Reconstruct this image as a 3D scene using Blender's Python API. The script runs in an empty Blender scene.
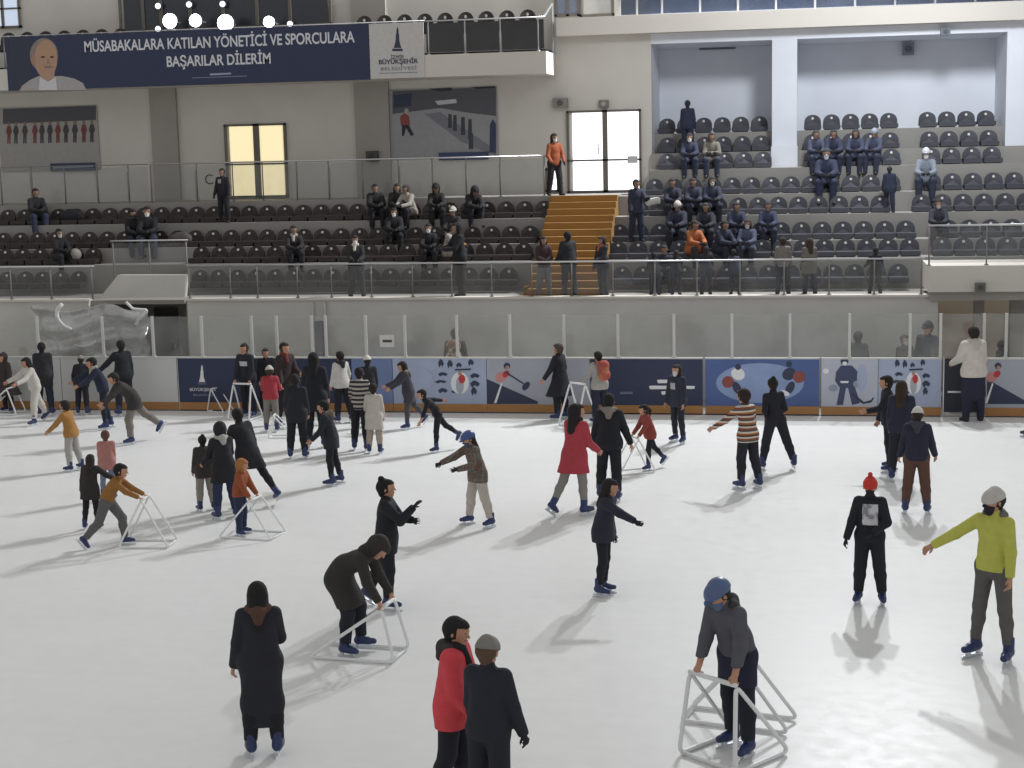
import bpy, bmesh, math, random
import numpy as np
from mathutils import Matrix, Vector
random.seed(7); rng = np.random.RandomState(3)
C = bpy.context.scene.collection
QUAL = 1.0            # voxel size multiplier of the figures

# ------------------------------------------------------------------ camera
F, H = 1575.0, 5.9
PITCH, YAW, ROLL = math.radians(8.45), math.radians(10.5), math.radians(1.3)
_f = np.array([-math.sin(YAW)*math.cos(PITCH), math.cos(YAW)*math.cos(PITCH), -math.sin(PITCH)])
_r = np.array([math.cos(YAW), math.sin(YAW), 0.0]); _u = np.cross(_r, _f)
_R = _r*math.cos(ROLL) - _u*math.sin(ROLL); _U = _u*math.cos(ROLL) + _r*math.sin(ROLL)
O3 = np.array([0, 0, H])
def proj(p):
    d = np.asarray(p, float) - O3; z = d @ _f
    return 512 + F*(d @ _R)/z, 384 - F*(d @ _U)/z
def ray(px, py): return _f + _R*(px-512)/F + _U*(384-py)/F
def onz(px, py, z=0.0):
    d = ray(px, py); return O3 + d*((z-H)/d[2])
def ony(px, py, y):
    d = ray(px, py); return O3 + d*(y/d[1])
def xat(px, y, py=300): return float(ony(px, py, y)[0])
def zat(px, py, y): return float(ony(px, py, y)[2])

cam = bpy.data.cameras.new('camera'); co = bpy.data.objects.new('camera', cam); C.objects.link(co)
m = Matrix.Identity(4)
for i in range(3):
    m[i][0], m[i][1], m[i][2], m[i][3] = _R[i], _U[i], -_f[i], O3[i]
co.matrix_world = m
cam.sensor_fit = 'HORIZONTAL'; cam.sensor_width = 36.0; cam.lens = F/1024*36.0
cam.clip_end = 300
bpy.context.scene.camera = co

# ------------------------------------------------------------------ materials
def lin(c): return c/12.92 if c <= 0.04045 else ((c+0.055)/1.055)**2.4
def rgb(h):
    h = h.lstrip('#'); return tuple(lin(int(h[i:i+2], 16)/255) for i in (0, 2, 4)) + (1.0,)
_mats = {}
def new_mat(name):
    mt = bpy.data.materials.new(name); mt.use_nodes = True
    nt = mt.node_tree; return mt, nt, nt.nodes['Principled BSDF']
def mat(h, rough=0.8, metal=0.0, var=0.12, scale=9.0, bump=0.0, name='surface'):
    key = (h, rough, metal, var, scale, bump)
    if key in _mats: return _mats[key]
    mt, nt, b = new_mat(name + '_' + h)
    b.inputs['Roughness'].default_value = rough; b.inputs['Metallic'].default_value = metal
    c = rgb(h)
    tc = nt.nodes.new('ShaderNodeTexCoord'); nz = nt.nodes.new('ShaderNodeTexNoise')
    nz.inputs['Scale'].default_value = scale; nz.inputs['Detail'].default_value = 4
    nt.links.new(tc.outputs['Object'], nz.inputs['Vector'])
    mx = nt.nodes.new('ShaderNodeMix'); mx.data_type = 'RGBA'
    mx.inputs[6].default_value = tuple(x*(1-var) for x in c[:3]) + (1,)
    mx.inputs[7].default_value = tuple(min(1, x*(1+var)) for x in c[:3]) + (1,)
    nt.links.new(nz.outputs['Fac'], mx.inputs[0]); nt.links.new(mx.outputs[2], b.inputs['Base Color'])
    if bump:
        bp = nt.nodes.new('ShaderNodeBump'); bp.inputs['Strength'].default_value = bump; bp.inputs['Distance'].default_value = 0.02
        nt.links.new(nz.outputs['Fac'], bp.inputs['Height']); nt.links.new(bp.outputs['Normal'], b.inputs['Normal'])
    _mats[key] = mt; return mt
def cloth(h): return mat(h, 0.9, 0, 0.15, 14.0, 0.35, 'cloth')
def emit(h, s, name='lit'):
    key = ('e', h, s)
    if key in _mats: return _mats[key]
    mt, nt, b = new_mat(name + '_' + h)
    b.inputs['Base Color'].default_value = rgb(h); b.inputs['Emission Color'].default_value = rgb(h)
    b.inputs['Emission Strength'].default_value = s; b.inputs['Roughness'].default_value = 0.4
    _mats[key] = mt; return mt
def stripes(h_list, freq, name):
    mt, nt, b = new_mat(name); b.inputs['Roughness'].default_value = 0.9
    tc = nt.nodes.new('ShaderNodeTexCoord'); sp = nt.nodes.new('ShaderNodeSeparateXYZ')
    nt.links.new(tc.outputs['Object'], sp.inputs[0])
    ml = nt.nodes.new('ShaderNodeMath'); ml.operation = 'MULTIPLY'; ml.inputs[1].default_value = freq
    nt.links.new(sp.outputs['Z'], ml.inputs[0])
    fr = nt.nodes.new('ShaderNodeMath'); fr.operation = 'FRACT'; nt.links.new(ml.outputs[0], fr.inputs[0])
    cr = nt.nodes.new('ShaderNodeValToRGB'); cr.color_ramp.interpolation = 'CONSTANT'
    el = cr.color_ramp.elements
    n = len(h_list)
    el[0].position = 0; el[0].color = rgb(h_list[0]); el[1].position = 1.0/n; el[1].color = rgb(h_list[1])
    for i in range(2, n):
        e = el.new(i/n); e.color = rgb(h_list[i])
    nt.links.new(fr.outputs[0], cr.inputs[0]); nt.links.new(cr.outputs[0], b.inputs['Base Color'])
    return mt
def patches(h1, h2, h3, scale, name):
    mt, nt, b = new_mat(name); b.inputs['Roughness'].default_value = 0.9
    tc = nt.nodes.new('ShaderNodeTexCoord'); v = nt.nodes.new('ShaderNodeTexNoise'); v.inputs['Scale'].default_value = scale
    nt.links.new(tc.outputs['Object'], v.inputs['Vector'])
    cr = nt.nodes.new('ShaderNodeValToRGB'); cr.color_ramp.interpolation = 'CONSTANT'
    el = cr.color_ramp.elements; el[0].position = 0; el[0].color = rgb(h1); el[1].position = 0.48; el[1].color = rgb(h2)
    e = el.new(0.58); e.color = rgb(h3)
    nt.links.new(v.outputs['Fac'], cr.inputs[0]); nt.links.new(cr.outputs[0], b.inputs['Base Color'])
    return mt
def glass(name, tint='ffffff', veil=0.06, gloss=0.06):
    mt = bpy.data.materials.new(name); mt.use_nodes = True; nt = mt.node_tree
    nt.nodes.clear(); out = nt.nodes.new('ShaderNodeOutputMaterial')
    tr = nt.nodes.new('ShaderNodeBsdfTransparent'); tr.inputs[0].default_value = rgb(tint)
    gl = nt.nodes.new('ShaderNodeBsdfGlossy'); gl.inputs['Roughness'].default_value = 0.12
    df = nt.nodes.new('ShaderNodeBsdfDiffuse'); df.inputs[0].default_value = rgb('c9c8c4')
    nz = nt.nodes.new('ShaderNodeTexNoise'); nz.inputs['Scale'].default_value = 1.7
    tc = nt.nodes.new('ShaderNodeTexCoord'); nt.links.new(tc.outputs['Object'], nz.inputs['Vector'])
    mp = nt.nodes.new('ShaderNodeMapRange'); mp.inputs[1].default_value = 0.3; mp.inputs[2].default_value = 0.75
    mp.inputs[3].default_value = veil*0.4; mp.inputs[4].default_value = veil*1.7; nt.links.new(nz.outputs['Fac'], mp.inputs[0])
    m1 = nt.nodes.new('ShaderNodeMixShader'); m1.inputs[0].default_value = gloss
    m2 = nt.nodes.new('ShaderNodeMixShader'); nt.links.new(mp.outputs[0], m2.inputs[0])
    nt.links.new(tr.outputs[0], m1.inputs[1]); nt.links.new(gl.outputs[0], m1.inputs[2])
    nt.links.new(m1.outputs[0], m2.inputs[1]); nt.links.new(df.outputs[0], m2.inputs[2])
    nt.links.new(m2.outputs[0], out.inputs[0]); return mt

def wall_mat(name, h, panel=(0.0, 0.0), stain=0.10):
    mt, nt, b = new_mat(name); b.inputs['Roughness'].default_value = 0.75
    c = rgb(h)
    tc = nt.nodes.new('ShaderNodeTexCoord'); nz = nt.nodes.new('ShaderNodeTexNoise')
    nz.inputs['Scale'].default_value = 0.9; nz.inputs['Detail'].default_value = 6
    nt.links.new(tc.outputs['Object'], nz.inputs['Vector'])
    mx = nt.nodes.new('ShaderNodeMix'); mx.data_type = 'RGBA'
    mx.inputs[6].default_value = tuple(x*(1-stain) for x in c[:3]) + (1,); mx.inputs[7].default_value = tuple(x*(1+stain) for x in c[:3]) + (1,)
    nt.links.new(nz.outputs['Fac'], mx.inputs[0]); nt.links.new(mx.outputs[2], b.inputs['Base Color'])
    return mt

def ice_mat():
    mt, nt, b = new_mat('ice')
    tc = nt.nodes.new('ShaderNodeTexCoord')
    def noise(scale, sx, sy, rot, det=5):
        mpg = nt.nodes.new('ShaderNodeMapping'); mpg.inputs['Scale'].default_value = (sx, sy, 1); mpg.inputs['Rotation'].default_value = (0, 0, rot)
        nz = nt.nodes.new('ShaderNodeTexNoise'); nz.inputs['Scale'].default_value = scale; nz.inputs['Detail'].default_value = det
        nt.links.new(tc.outputs['Object'], mpg.inputs[0]); nt.links.new(mpg.outputs[0], nz.inputs['Vector']); return nz.outputs['Fac']
    big = noise(0.35, 1, 1, 0.3); s1 = noise(0.9, 0.5, 4, 0.9, 3); s2 = noise(0.8, 0.5, 4, -1.1, 3); s3 = noise(5, 1, 1, 0, 8)
    def math2(op, a, c):
        n = nt.nodes.new('ShaderNodeMath'); n.operation = op
        for i, x in enumerate((a, c)):
            if isinstance(x, (int, float)): n.inputs[i].default_value = x
            else: nt.links.new(x, n.inputs[i])
        return n.outputs[0]
    sm = math2('ADD', math2('MULTIPLY', big, 0.45), math2('ADD', math2('MULTIPLY', s1, 0.12), math2('ADD', math2('MULTIPLY', s2, 0.12), math2('MULTIPLY', s3, 0.31))))
    cr = nt.nodes.new('ShaderNodeValToRGB'); el = cr.color_ramp.elements
    el[0].position = 0.36; el[0].color = rgb('e0e0de'); el[1].position = 0.64; el[1].color = rgb('e9e9e7')
    nt.links.new(sm, cr.inputs[0]); nt.links.new(cr.outputs[0], b.inputs['Base Color'])
    rr = nt.nodes.new('ShaderNodeMapRange'); rr.inputs[1].default_value = 0.35; rr.inputs[2].default_value = 0.65; rr.inputs[3].default_value = 0.36; rr.inputs[4].default_value = 0.44
    nt.links.new(s3, rr.inputs[0]); nt.links.new(rr.outputs[0], b.inputs['Roughness'])
    b.inputs['Specular IOR Level'].default_value = 0.22
    bp = nt.nodes.new('ShaderNodeBump'); bp.inputs['Strength'].default_value = 0.05; bp.inputs['Distance'].default_value = 0.01
    nt.links.new(s3, bp.inputs['Height']); nt.links.new(bp.outputs['Normal'], b.inputs['Normal'])
    return mt

# ------------------------------------------------------------------ object helpers
def link(name, me, m=None, parent=None):
    o = bpy.data.objects.new(name, me); C.objects.link(o)
    if m is not None and me is not None and not me.materials: me.materials.append(m)
    if parent is not None: o.parent = parent
    return o
def tag(o, label=None, cat=None, group=None, kind=None):
    if label: o['label'] = label
    if cat: o['category'] = cat
    if group: o['group'] = group
    if kind: o['kind'] = kind
    return o
def empty(name, loc=(0, 0, 0), rz=0.0):
    o = bpy.data.objects.new(name, None); C.objects.link(o)
    o.location = loc; o.rotation_euler = (0, 0, rz); o.empty_display_size = 0.1; return o
class MB:
    def __init__(s): s.v = []; s.f = []
    def box(s, x0, x1, y0, y1, z0, z1):
        n = len(s.v)
        s.v += [(x, y, z) for z in (z0, z1) for y in (y0, y1) for x in (x0, x1)]
        s.f += [tuple(n+i for i in q) for q in ((0, 2, 3, 1), (4, 5, 7, 6), (0, 1, 5, 4), (2, 6, 7, 3), (0, 4, 6, 2), (1, 3, 7, 5))]
        return s
    def prism(s, pts, y0, y1):      # pts: list of (x,z), extruded along y
        n = len(s.v); k = len(pts)
        s.v += [(p[0], y0, p[1]) for p in pts] + [(p[0], y1, p[1]) for p in pts]
        s.f += [tuple(range(n, n+k)), tuple(range(n+2*k-1, n+k-1, -1))]
        for i in range(k):
            j = (i+1) % k; s.f.append((n+i, n+k+i, n+k+j, n+j))
        return s
    def tube(s, pts, r, seg=8, fillet=0.0, closed=False):
        P = [np.array(p, float) for p in pts]
        if fillet > 0:
            Q = []
            n = len(P)
            for i in range(n):
                if not closed and i in (0, n-1): Q.append(P[i]); continue
                a, b, c = P[i-1], P[i], P[(i+1) % n]
                da, dc = a-b, c-b; la, lc = np.linalg.norm(da), np.linalg.norm(dc)
                f = min(fillet, la*0.45, lc*0.45); p0 = b+da/la*f; p2 = b+dc/lc*f
                for t in np.linspace(0, 1, 6): Q.append((1-t)**2*p0 + 2*t*(1-t)*b + t*t*p2)
            P = Q
        n0 = len(s.v); k = len(P); up = None
        for i in range(k):
            if closed: t = P[(i+1) % k]-P[i-1]
            else: t = P[min(i+1, k-1)]-P[max(i-1, 0)]
            t = t/(np.linalg.norm(t)+1e-9)
            if up is None:
                ref = np.array([0, 0, 1.0]) if abs(t[2]) < 0.9 else np.array([1.0, 0, 0])
                up = ref
            up = up - t*(up @ t); up = up/(np.linalg.norm(up)+1e-9); sd = np.cross(t, up)
            for j in range(seg):
                a = 2*math.pi*j/seg; s.v.append(tuple(P[i] + r*(math.cos(a)*up+math.sin(a)*sd)))
        for i in range(k if closed else k-1):
            i2 = (i+1) % k
            for j in range(seg):
                j2 = (j+1) % seg
                s.f.append((n0+i*seg+j, n0+i*seg+j2, n0+i2*seg+j2, n0+i2*seg+j))
        if not closed:
            s.f.append(tuple(n0+j for j in range(seg-1, -1, -1))); s.f.append(tuple(n0+(k-1)*seg+j for j in range(seg)))
        return s
    def disc(s, c, n, r, h, seg=20, dome=0.0):
        c = np.array(c, float); n = np.array(n, float); n /= np.linalg.norm(n)
        a = np.cross(n, (0, 0, 1.0)) if abs(n[2]) < 0.9 else np.cross(n, (1.0, 0, 0)); a /= np.linalg.norm(a); b = np.cross(n, a)
        rings = [(r, 0), (r, h)] + ([(r*math.cos(t), h+dome*math.sin(t)) for t in (0.5, 1.0, 1.35)] if dome else [])
        n0 = len(s.v)
        for rr, hh in rings:
            for j in range(seg):
                t = 2*math.pi*j/seg; s.v.append(tuple(c+n*hh+rr*(math.cos(t)*a+math.sin(t)*b)))
        for i in range(len(rings)-1):
            for j in range(seg):
                j2 = (j+1) % seg; s.f.append((n0+i*seg+j, n0+i*seg+j2, n0+(i+1)*seg+j2, n0+(i+1)*seg+j))
        s.f.append(tuple(n0+j for j in range(seg-1, -1, -1))); l = n0+(len(rings)-1)*seg; s.f.append(tuple(l+j for j in range(seg)))
        return s
    def mesh(s, name, smooth=False):
        me = bpy.data.meshes.new(name); me.from_pydata([tuple(map(float, v)) for v in s.v], [], s.f)
        if smooth: me.polygons.foreach_set('use_smooth', [True]*len(me.polygons))
        me.update()
        bm = bmesh.new(); bm.from_mesh(me); bmesh.ops.recalc_face_normals(bm, faces=bm.faces); bm.to_mesh(me); bm.free()
        return me
    def build(s, name, m, parent=None, smooth=False): return link(name, s.mesh(name, smooth), m, parent)
def px2(pts, Y): return [(float(q[0]), float(q[2])) for q in (ony(p[0], p[1], Y) for p in pts)]
def flat(name, pts, Y, m, parent, t=0.004):    # a thin printed shape lying on a board that stands at depth Y
    return MB().prism(px2(pts, Y), Y-t, Y).build(name, m, parent)
def ell(cx, cy, rx, ry, n=18, rot=0.0):
    c, s = math.cos(rot), math.sin(rot)
    return [(cx+rx*math.cos(t)*c-ry*math.sin(t)*s, cy+rx*math.cos(t)*s+ry*math.sin(t)*c) for t in (2*math.pi*i/n for i in range(n))]
def text(name, body, x0, x1, zbase, zh, Y, m, parent, thick=0.0):
    cu = bpy.data.curves.new(name, 'FONT'); cu.body = body; cu.size = 1.0; cu.extrude = 0.004; cu.offset = thick
    o = bpy.data.objects.new(name, cu); C.objects.link(o); cu.materials.append(m)
    bpy.context.view_layer.update()
    bb = [Vector(b) for b in o.bound_box]; w = max(b.x for b in bb)-min(b.x for b in bb); xm = min(b.x for b in bb)
    sx = (x1-x0)/w; sz = zh/0.73
    dg = bpy.context.evaluated_depsgraph_get(); me = bpy.data.meshes.new_from_object(o.evaluated_get(dg)); me.name = name
    bpy.data.objects.remove(o); bpy.data.curves.remove(cu); o = link(name, me); me.materials.clear(); me.materials.append(m)
    o.rotation_euler = (math.pi/2, 0, 0); o.scale = (sx, sz, 1.0); o.location = (x0-xm*sx, Y-0.006, zbase)
    o.parent = parent; return o

# ------------------------------------------------------------------ signed-distance figures
class Vol:
    def __init__(s, lo, hi, h):
        s.lo = np.array(lo, np.float32); s.h = h
        n = np.ceil((np.array(hi)-s.lo)/h).astype(int)+1
        s.V = np.full(n, 0.5, np.float32); s.ax = [s.lo[i]+h*np.arange(n[i], dtype=np.float32) for i in range(3)]
    def _sub(s, lo, hi):
        i0 = np.maximum(np.floor((lo-s.lo)/s.h).astype(int), 0); i1 = np.minimum(np.ceil((hi-s.lo)/s.h).astype(int)+1, s.V.shape)
        if np.any(i1 <= i0): return None, None
        sl = tuple(slice(a, b) for a, b in zip(i0, i1))
        return sl, (s.ax[0][sl[0]][:, None, None], s.ax[1][sl[1]][None, :, None], s.ax[2][sl[2]][None, None, :])
    def cap(s, a, b, ra, rb, k=0.02, flat=None, sub=False):
        a = np.asarray(a, np.float32); b = np.asarray(b, np.float32); R = max(ra, rb)+max(k, 0.01)*1.5+s.h*2
        sl, (X, Y, Z) = s._sub(np.minimum(a, b)-R, np.maximum(a, b)+R)
        if sl is None: return
        vx, vy, vz = X-a[0], Y-a[1], Z-a[2]; ba = b-a
        if flat is not None:
            n, kf = flat; n = np.asarray(n, np.float32); g = 1.0/kf-1.0
            dn = vx*n[0]+vy*n[1]+vz*n[2]
            vx, vy, vz = vx+n[0]*dn*g, vy+n[1]*dn*g, vz+n[2]*dn*g; ba = ba+n*(ba @ n)*g
        bb = float(ba @ ba)
        if bb < 1e-9:
            d = np.sqrt(vx*vx+vy*vy+vz*vz)-ra
        else:
            t = np.clip((vx*ba[0]+vy*ba[1]+vz*ba[2])/bb, 0, 1)
            d = np.sqrt((vx-t*ba[0])**2+(vy-t*ba[1])**2+(vz-t*ba[2])**2)-(ra+(rb-ra)*t)
        if sub: s.V[sl] = np.maximum(s.V[sl], -d); return
        A = s.V[sl]
        if k <= 0: s.V[sl] = np.minimum(A, d); return
        h = np.clip(0.5+0.5*(d-A)/k, 0, 1); s.V[sl] = d*(1-h)+A*h-k*h*(1-h)
    def lin(s, p, n):
        return (s.ax[0][:, None, None]-p[0])*n[0]+(s.ax[1][None, :, None]-p[1])*n[1]+(s.ax[2][None, None, :]-p[2])*n[2]
    def keep(s, p, n): s.V = np.maximum(s.V, s.lin(p, n).astype(np.float32))
    def nets(s):
        V = s.V; V[0] = V[-1] = 0.5; V[:, 0] = V[:, -1] = 0.5; V[:, :, 0] = V[:, :, -1] = 0.5
        I = V < 0
        nx, ny, nz = V.shape
        cnt = np.zeros((nx-1, ny-1, nz-1), np.int8)
        for dx in (0, 1):
            for dy in (0, 1):
                for dz in (0, 1): cnt += I[dx:nx-1+dx, dy:ny-1+dy, dz:nz-1+dz]
        act = np.argwhere((cnt > 0) & (cnt < 8))
        if len(act) == 0: return np.zeros((0, 3)), np.zeros((0, 4), int)
        idx = np.full(cnt.shape, -1, np.int32); idx[tuple(act.T)] = np.arange(len(act))
        acc = np.zeros((len(act), 3)); w = np.zeros(len(act))
        cs = [(0, 0, 0), (1, 0, 0), (0, 1, 0), (1, 1, 0), (0, 0, 1), (1, 0, 1), (0, 1, 1), (1, 1, 1)]
        vals = [V[tuple((act+c).T)] for c in cs]
        for i, j in ((0, 1), (2, 3), (4, 5), (6, 7), (0, 2), (1, 3), (4, 6), (5, 7), (0, 4), (1, 5), (2, 6), (3, 7)):
            a, b = vals[i], vals[j]; m = (a < 0) != (b < 0)
            t = np.where(m, a/(a-b+1e-12), 0)
            p = np.array(cs[i])[None]+t[:, None]*(np.array(cs[j])-np.array(cs[i]))[None]
            acc += p*m[:, None]; w += m
        P = s.lo+(act+acc/w[:, None])*s.h
        quads = []
        for ax in range(3):
            a0 = [slice(None)]*3; a1 = [slice(None)]*3; a0[ax] = slice(0, -1); a1[ax] = slice(1, None)
            A, B = I[tuple(a0)], I[tuple(a1)]
            e = np.argwhere(A != B)
            if not len(e): continue
            u, v = (ax+1) % 3, (ax+2) % 3
            ok = (e[:, u] > 0) & (e[:, v] > 0); e = e[ok]
            ins = A[tuple(e.T)]
            du = np.zeros(3, int); du[u] = 1; dv = np.zeros(3, int); dv[v] = 1
            q = np.stack([idx[tuple((e-du-dv).T)], idx[tuple((e-dv).T)], idx[tuple(e.T)], idx[tuple((e-du).T)]], 1)
            q[~ins] = q[~ins][:, ::-1]
            quads.append(q)
        Q = np.concatenate(quads); Q = Q[(Q >= 0).all(1)]
        return P, Q
def fast_mesh(name, P, Q, m=None):
    me = bpy.data.meshes.new(name)
    me.vertices.add(len(P)); me.vertices.foreach_set('co', np.ascontiguousarray(P, np.float32).ravel())
    me.loops.add(len(Q)*4); me.loops.foreach_set('vertex_index', np.ascontiguousarray(Q, np.int32).ravel())
    me.polygons.add(len(Q)); me.polygons.foreach_set('loop_start', np.arange(0, len(Q)*4, 4, dtype=np.int32))
    me.polygons.foreach_set('use_smooth', np.ones(len(Q), bool))
    me.update(calc_edges=True)
    if m: me.materials.append(m)
    return me
def Rx(d): a = math.radians(d); c, s = math.cos(a), math.sin(a); return np.array([[1, 0, 0], [0, c, -s], [0, s, c]])
def Ry(d): a = math.radians(d); c, s = math.cos(a), math.sin(a); return np.array([[c, 0, s], [0, 1, 0], [-s, 0, c]])
def Rz(d): a = math.radians(d); c, s = math.cos(a), math.sin(a); return np.array([[c, -s, 0], [s, c, 0], [0, 0, 1]])
DOWN = np.array([0, 0, -1.0]); FWD = np.array([0, 1.0, 0])
def unit(v): return v/(np.linalg.norm(v)+1e-9)

def vol_from(prims, h, grow=0.0, pad=0.03):
    lo = np.full(3, 1e9); hi = -lo
    for p in prims:
        r = max(p[2], p[3])+grow
        lo = np.minimum(lo, np.minimum(p[0], p[1])-r); hi = np.maximum(hi, np.maximum(p[0], p[1])+r)
    v = Vol(lo-pad, hi+pad, h)
    for p in prims: v.cap(p[0], p[1], p[2]+grow, p[3]+grow, p[4], p[5] if len(p) > 5 else None)
    return v

# skate and shoe templates, ankle joint at the origin
def skate_parts():
    pr = [((0, -0.015, 0.11), (0, -0.02, -0.02), 0.058, 0.055, 0.03), ((0, -0.05, -0.035), (0, 0.07, -0.04), 0.046, 0.046, 0.03),
          ((0, 0.05, -0.042), (0, 0.15, -0.048), 0.044, 0.037, 0.03)]
    pr = [tuple(np.array(q, float) if i < 2 else q for i, q in enumerate(p)) for p in pr]
    v = vol_from(pr, 0.009); v.keep((0, 0, -0.078), (0, 0, -1)); v.keep((0, 0, 0.13), (0, 0, 1))
    P, Q = v.nets(); boot = fast_mesh('skate', P, Q)
    b = MB().box(-0.006, 0.006, -0.12, 0.19, -0.145, -0.118)
    b.box(-0.018, 0.018, -0.075, -0.035, -0.12, -0.072).box(-0.018, 0.018, 0.07, 0.12, -0.12, -0.072).box(-0.012, 0.012, -0.1, 0.16, -0.122, -0.112)
    return boot, b.mesh('blade')
BOOT, BLADE = skate_parts()
M_SKATE = mat('27345f', 0.45, 0, 0.12, 20, 0, 'hire_skate'); M_BLADE = mat('d3d8dd', 0.3, 0.5, 0.05, 9, 0, 'steel')
BOOT.materials.append(M_SKATE); BLADE.materials.append(M_BLADE)
def shoe_mesh():
    pr = [((0, -0.01, 0.03), (0, -0.02, -0.03), 0.045, 0.045, 0.03), ((0, -0.03, -0.04), (0, 0.14, -0.05), 0.042, 0.034, 0.03)]
    pr = [tuple(np.array(q, float) if i < 2 else q for i, q in enumerate(p)) for p in pr]
    v = vol_from(pr, 0.011); v.keep((0, 0, -0.075), (0, 0, -1)); P, Q = v.nets(); return fast_mesh('shoe', P, Q, mat('26262a', 0.6))
SHOE = shoe_mesh()

M_SKIN = mat('b98a70', 0.6, 0, 0.06, 12, 0, 'skin')
def place(o, M3, t): o.matrix_basis = Matrix([[M3[i][0], M3[i][1], M3[i][2], t[i]] for i in range(3)]+[[0, 0, 0, 1]])

def person(where, top_y, face, label, top=('jacket', '20222a'), pants='1d1f26', head=('short', '1c1a1a'), pose=None, skates=True, mask=None,
           scarf=None, child=False, fine=0.014, group=None, scale=None, eyes=False, skin=None, tight=False, seated=False, hood=None, gloves=None, under=None, prt=None, smin=0.3, smax=1.7):
    """where: world ground point of the feet (or of the pelvis for a seated figure)"""
    po = dict(lean=3, tilt=0, la=(6, 8, 14, 10), ra=(6, 8, 14, 10), ll=(4, 4, 8), rl=(-2, 4, 6), hp=None, hy=0, hand='relaxed', toe=12)
    if seated: po.update(ll=(97, 9, 97), rl=(97, 9, 99), lean=8, la=(38, 8, 55, 40), ra=(38, 8, 55, 40))
    if pose: po.update(pose)
    h = fine*QUAL
    lean, tilt = po['lean'], po['tilt']; hp = po['hp'] if po['hp'] is not None else lean*0.35
    Mp = Ry(tilt*0.5) @ Rx(-lean*0.45); Mc = Ry(tilt) @ Rx(-lean); Mh = Rz(po['hy']) @ Ry(tilt*0.6) @ Rx(-hp)
    pel = np.zeros(3); waist = Mp @ np.array([0, 0, 0.13]); chest = waist+Mc @ np.array([0, 0, 0.2]); neck = waist+Mc @ np.array([0, -0.01, 0.37])
    hs = 1.17 if child else 1.0
    hc = neck+(0.6*(Mc @ np.array([0, 0.0, 0.165]))+0.4*(Mh @ np.array([0, 0.02, 0.165])))*(1.05 if child else 1)
    hf, hu, hr = Mh @ FWD, Mh @ np.array([0, 0, 1.0]), Mh @ np.array([1.0, 0, 0]); cf = Mc @ FWD; pf = Mp @ FWD
    LA = {}; LL = {}
    zl = []
    for sg, k in ((-1, 'l'), (1, 'r')):
        fl, ab, kn = po[k+'l'][:3]
        hip = Mp @ np.array([sg*0.09, 0, -0.02]); Lm = Rx(fl) @ Ry(-sg*ab)
        knee = hip+Lm @ DOWN*0.43; Sm = Lm @ Rx(-kn); ank = knee+Sm @ DOWN*0.41
        LL[sg] = (hip, knee, ank, Sm, Lm); zl.append(ank[2])
    zmin = min(zl)
    for sg, k in ((-1, 'l'), (1, 'r')):
        sh = waist+Mc @ np.array([sg*0.155, 0, 0.325]); a = po[k+'a']
        if a[0] == 'ik':
            # target: (x, y, z) with z above the ground plane, x,y relative to the feet
            fc = np.mean([LL[q][2] for q in (-1, 1) if LL[q][2][2] < zmin+0.05], 0)
            tg = np.array([a[1], a[2]+fc[1], a[3]+zmin-(0.145 if skates else 0.075)]); tg[0] += fc[0]
            d = tg-sh; L = min(np.linalg.norm(d), 0.535); d = unit(d); wr = sh+d*L
            ca = (0.29**2+L*L-0.25**2)/(2*0.29*L); an = math.acos(max(-1, min(1, ca)))
            pole = np.array([sg*0.5, -0.6, -0.6]); pole = unit(pole-d*(pole @ d))
            el = sh+0.29*(d*math.cos(an)+pole*math.sin(an)); 
        else:
            fl, ab, eb, inw = (tuple(a)+(0, 0))[:4]
            Am = Rx(fl) @ Ry(-sg*ab); el = sh+Am @ DOWN*0.29; wr = el+Am @ Rz(sg*inw) @ Rx(eb) @ DOWN*0.25
        LA[sg] = (sh, el, wr)
    # ---- body: one continuous surface
    slim = 0.92
    B = [(LL[-1][0], LL[1][0], 0.105*slim, 0.105*slim, 0.05, (pf, 0.85)), (pel+Mp @ np.array([0, 0, 0.02]), waist, 0.125*slim, 0.115*slim, 0.05, (pf, 0.78)),
         (waist, chest, 0.115*slim, 0.138*slim, 0.05, (cf, 0.74)), (LA[-1][0]-Mc @ np.array([-0.05, 0, 0.03]), LA[1][0]-Mc @ np.array([0.05, 0, 0.03]), 0.075, 0.075, 0.05),
         (chest, neck-Mc @ np.array([0, 0, 0.05]), 0.12*slim, 0.075, 0.05, (cf, 0.75)), (neck-Mc @ np.array([0, 0, 0.04]), hc-hu*0.05, 0.058, 0.052, 0.03)]
    HD = [(hc-hf*0.025+hu*0.02, hc+hf*0.022+hu*0.018, 0.098*hs, 0.09*hs, 0.03, (hr, 0.9)), (hc+hf*0.03-hu*0.02, hc+hf*0.062-hu*0.088, 0.072*hs, 0.042*hs, 0.03, (hr, 0.9))]
    FC = [(hc+hf*0.105*hs+hu*0.005, hc+hf*0.124*hs-hu*0.028*hs, 0.009, 0.014, 0.012), (hc-hr*0.087*hs-hu*0.01, hc-hr*0.09*hs-hu*0.035, 0.02, 0.013, 0.01, (hr, 0.5)),
          (hc+hr*0.087*hs-hu*0.01, hc+hr*0.09*hs-hu*0.035, 0.02, 0.013, 0.01, (hr, 0.5)), (hc+hf*0.1*hs-hu*0.062*hs-hr*0.015, hc+hf*0.1*hs-hu*0.062*hs+hr*0.015, 0.008, 0.008, 0.01)]
    B += HD+FC
    ARM = []; LEG = []
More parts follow.
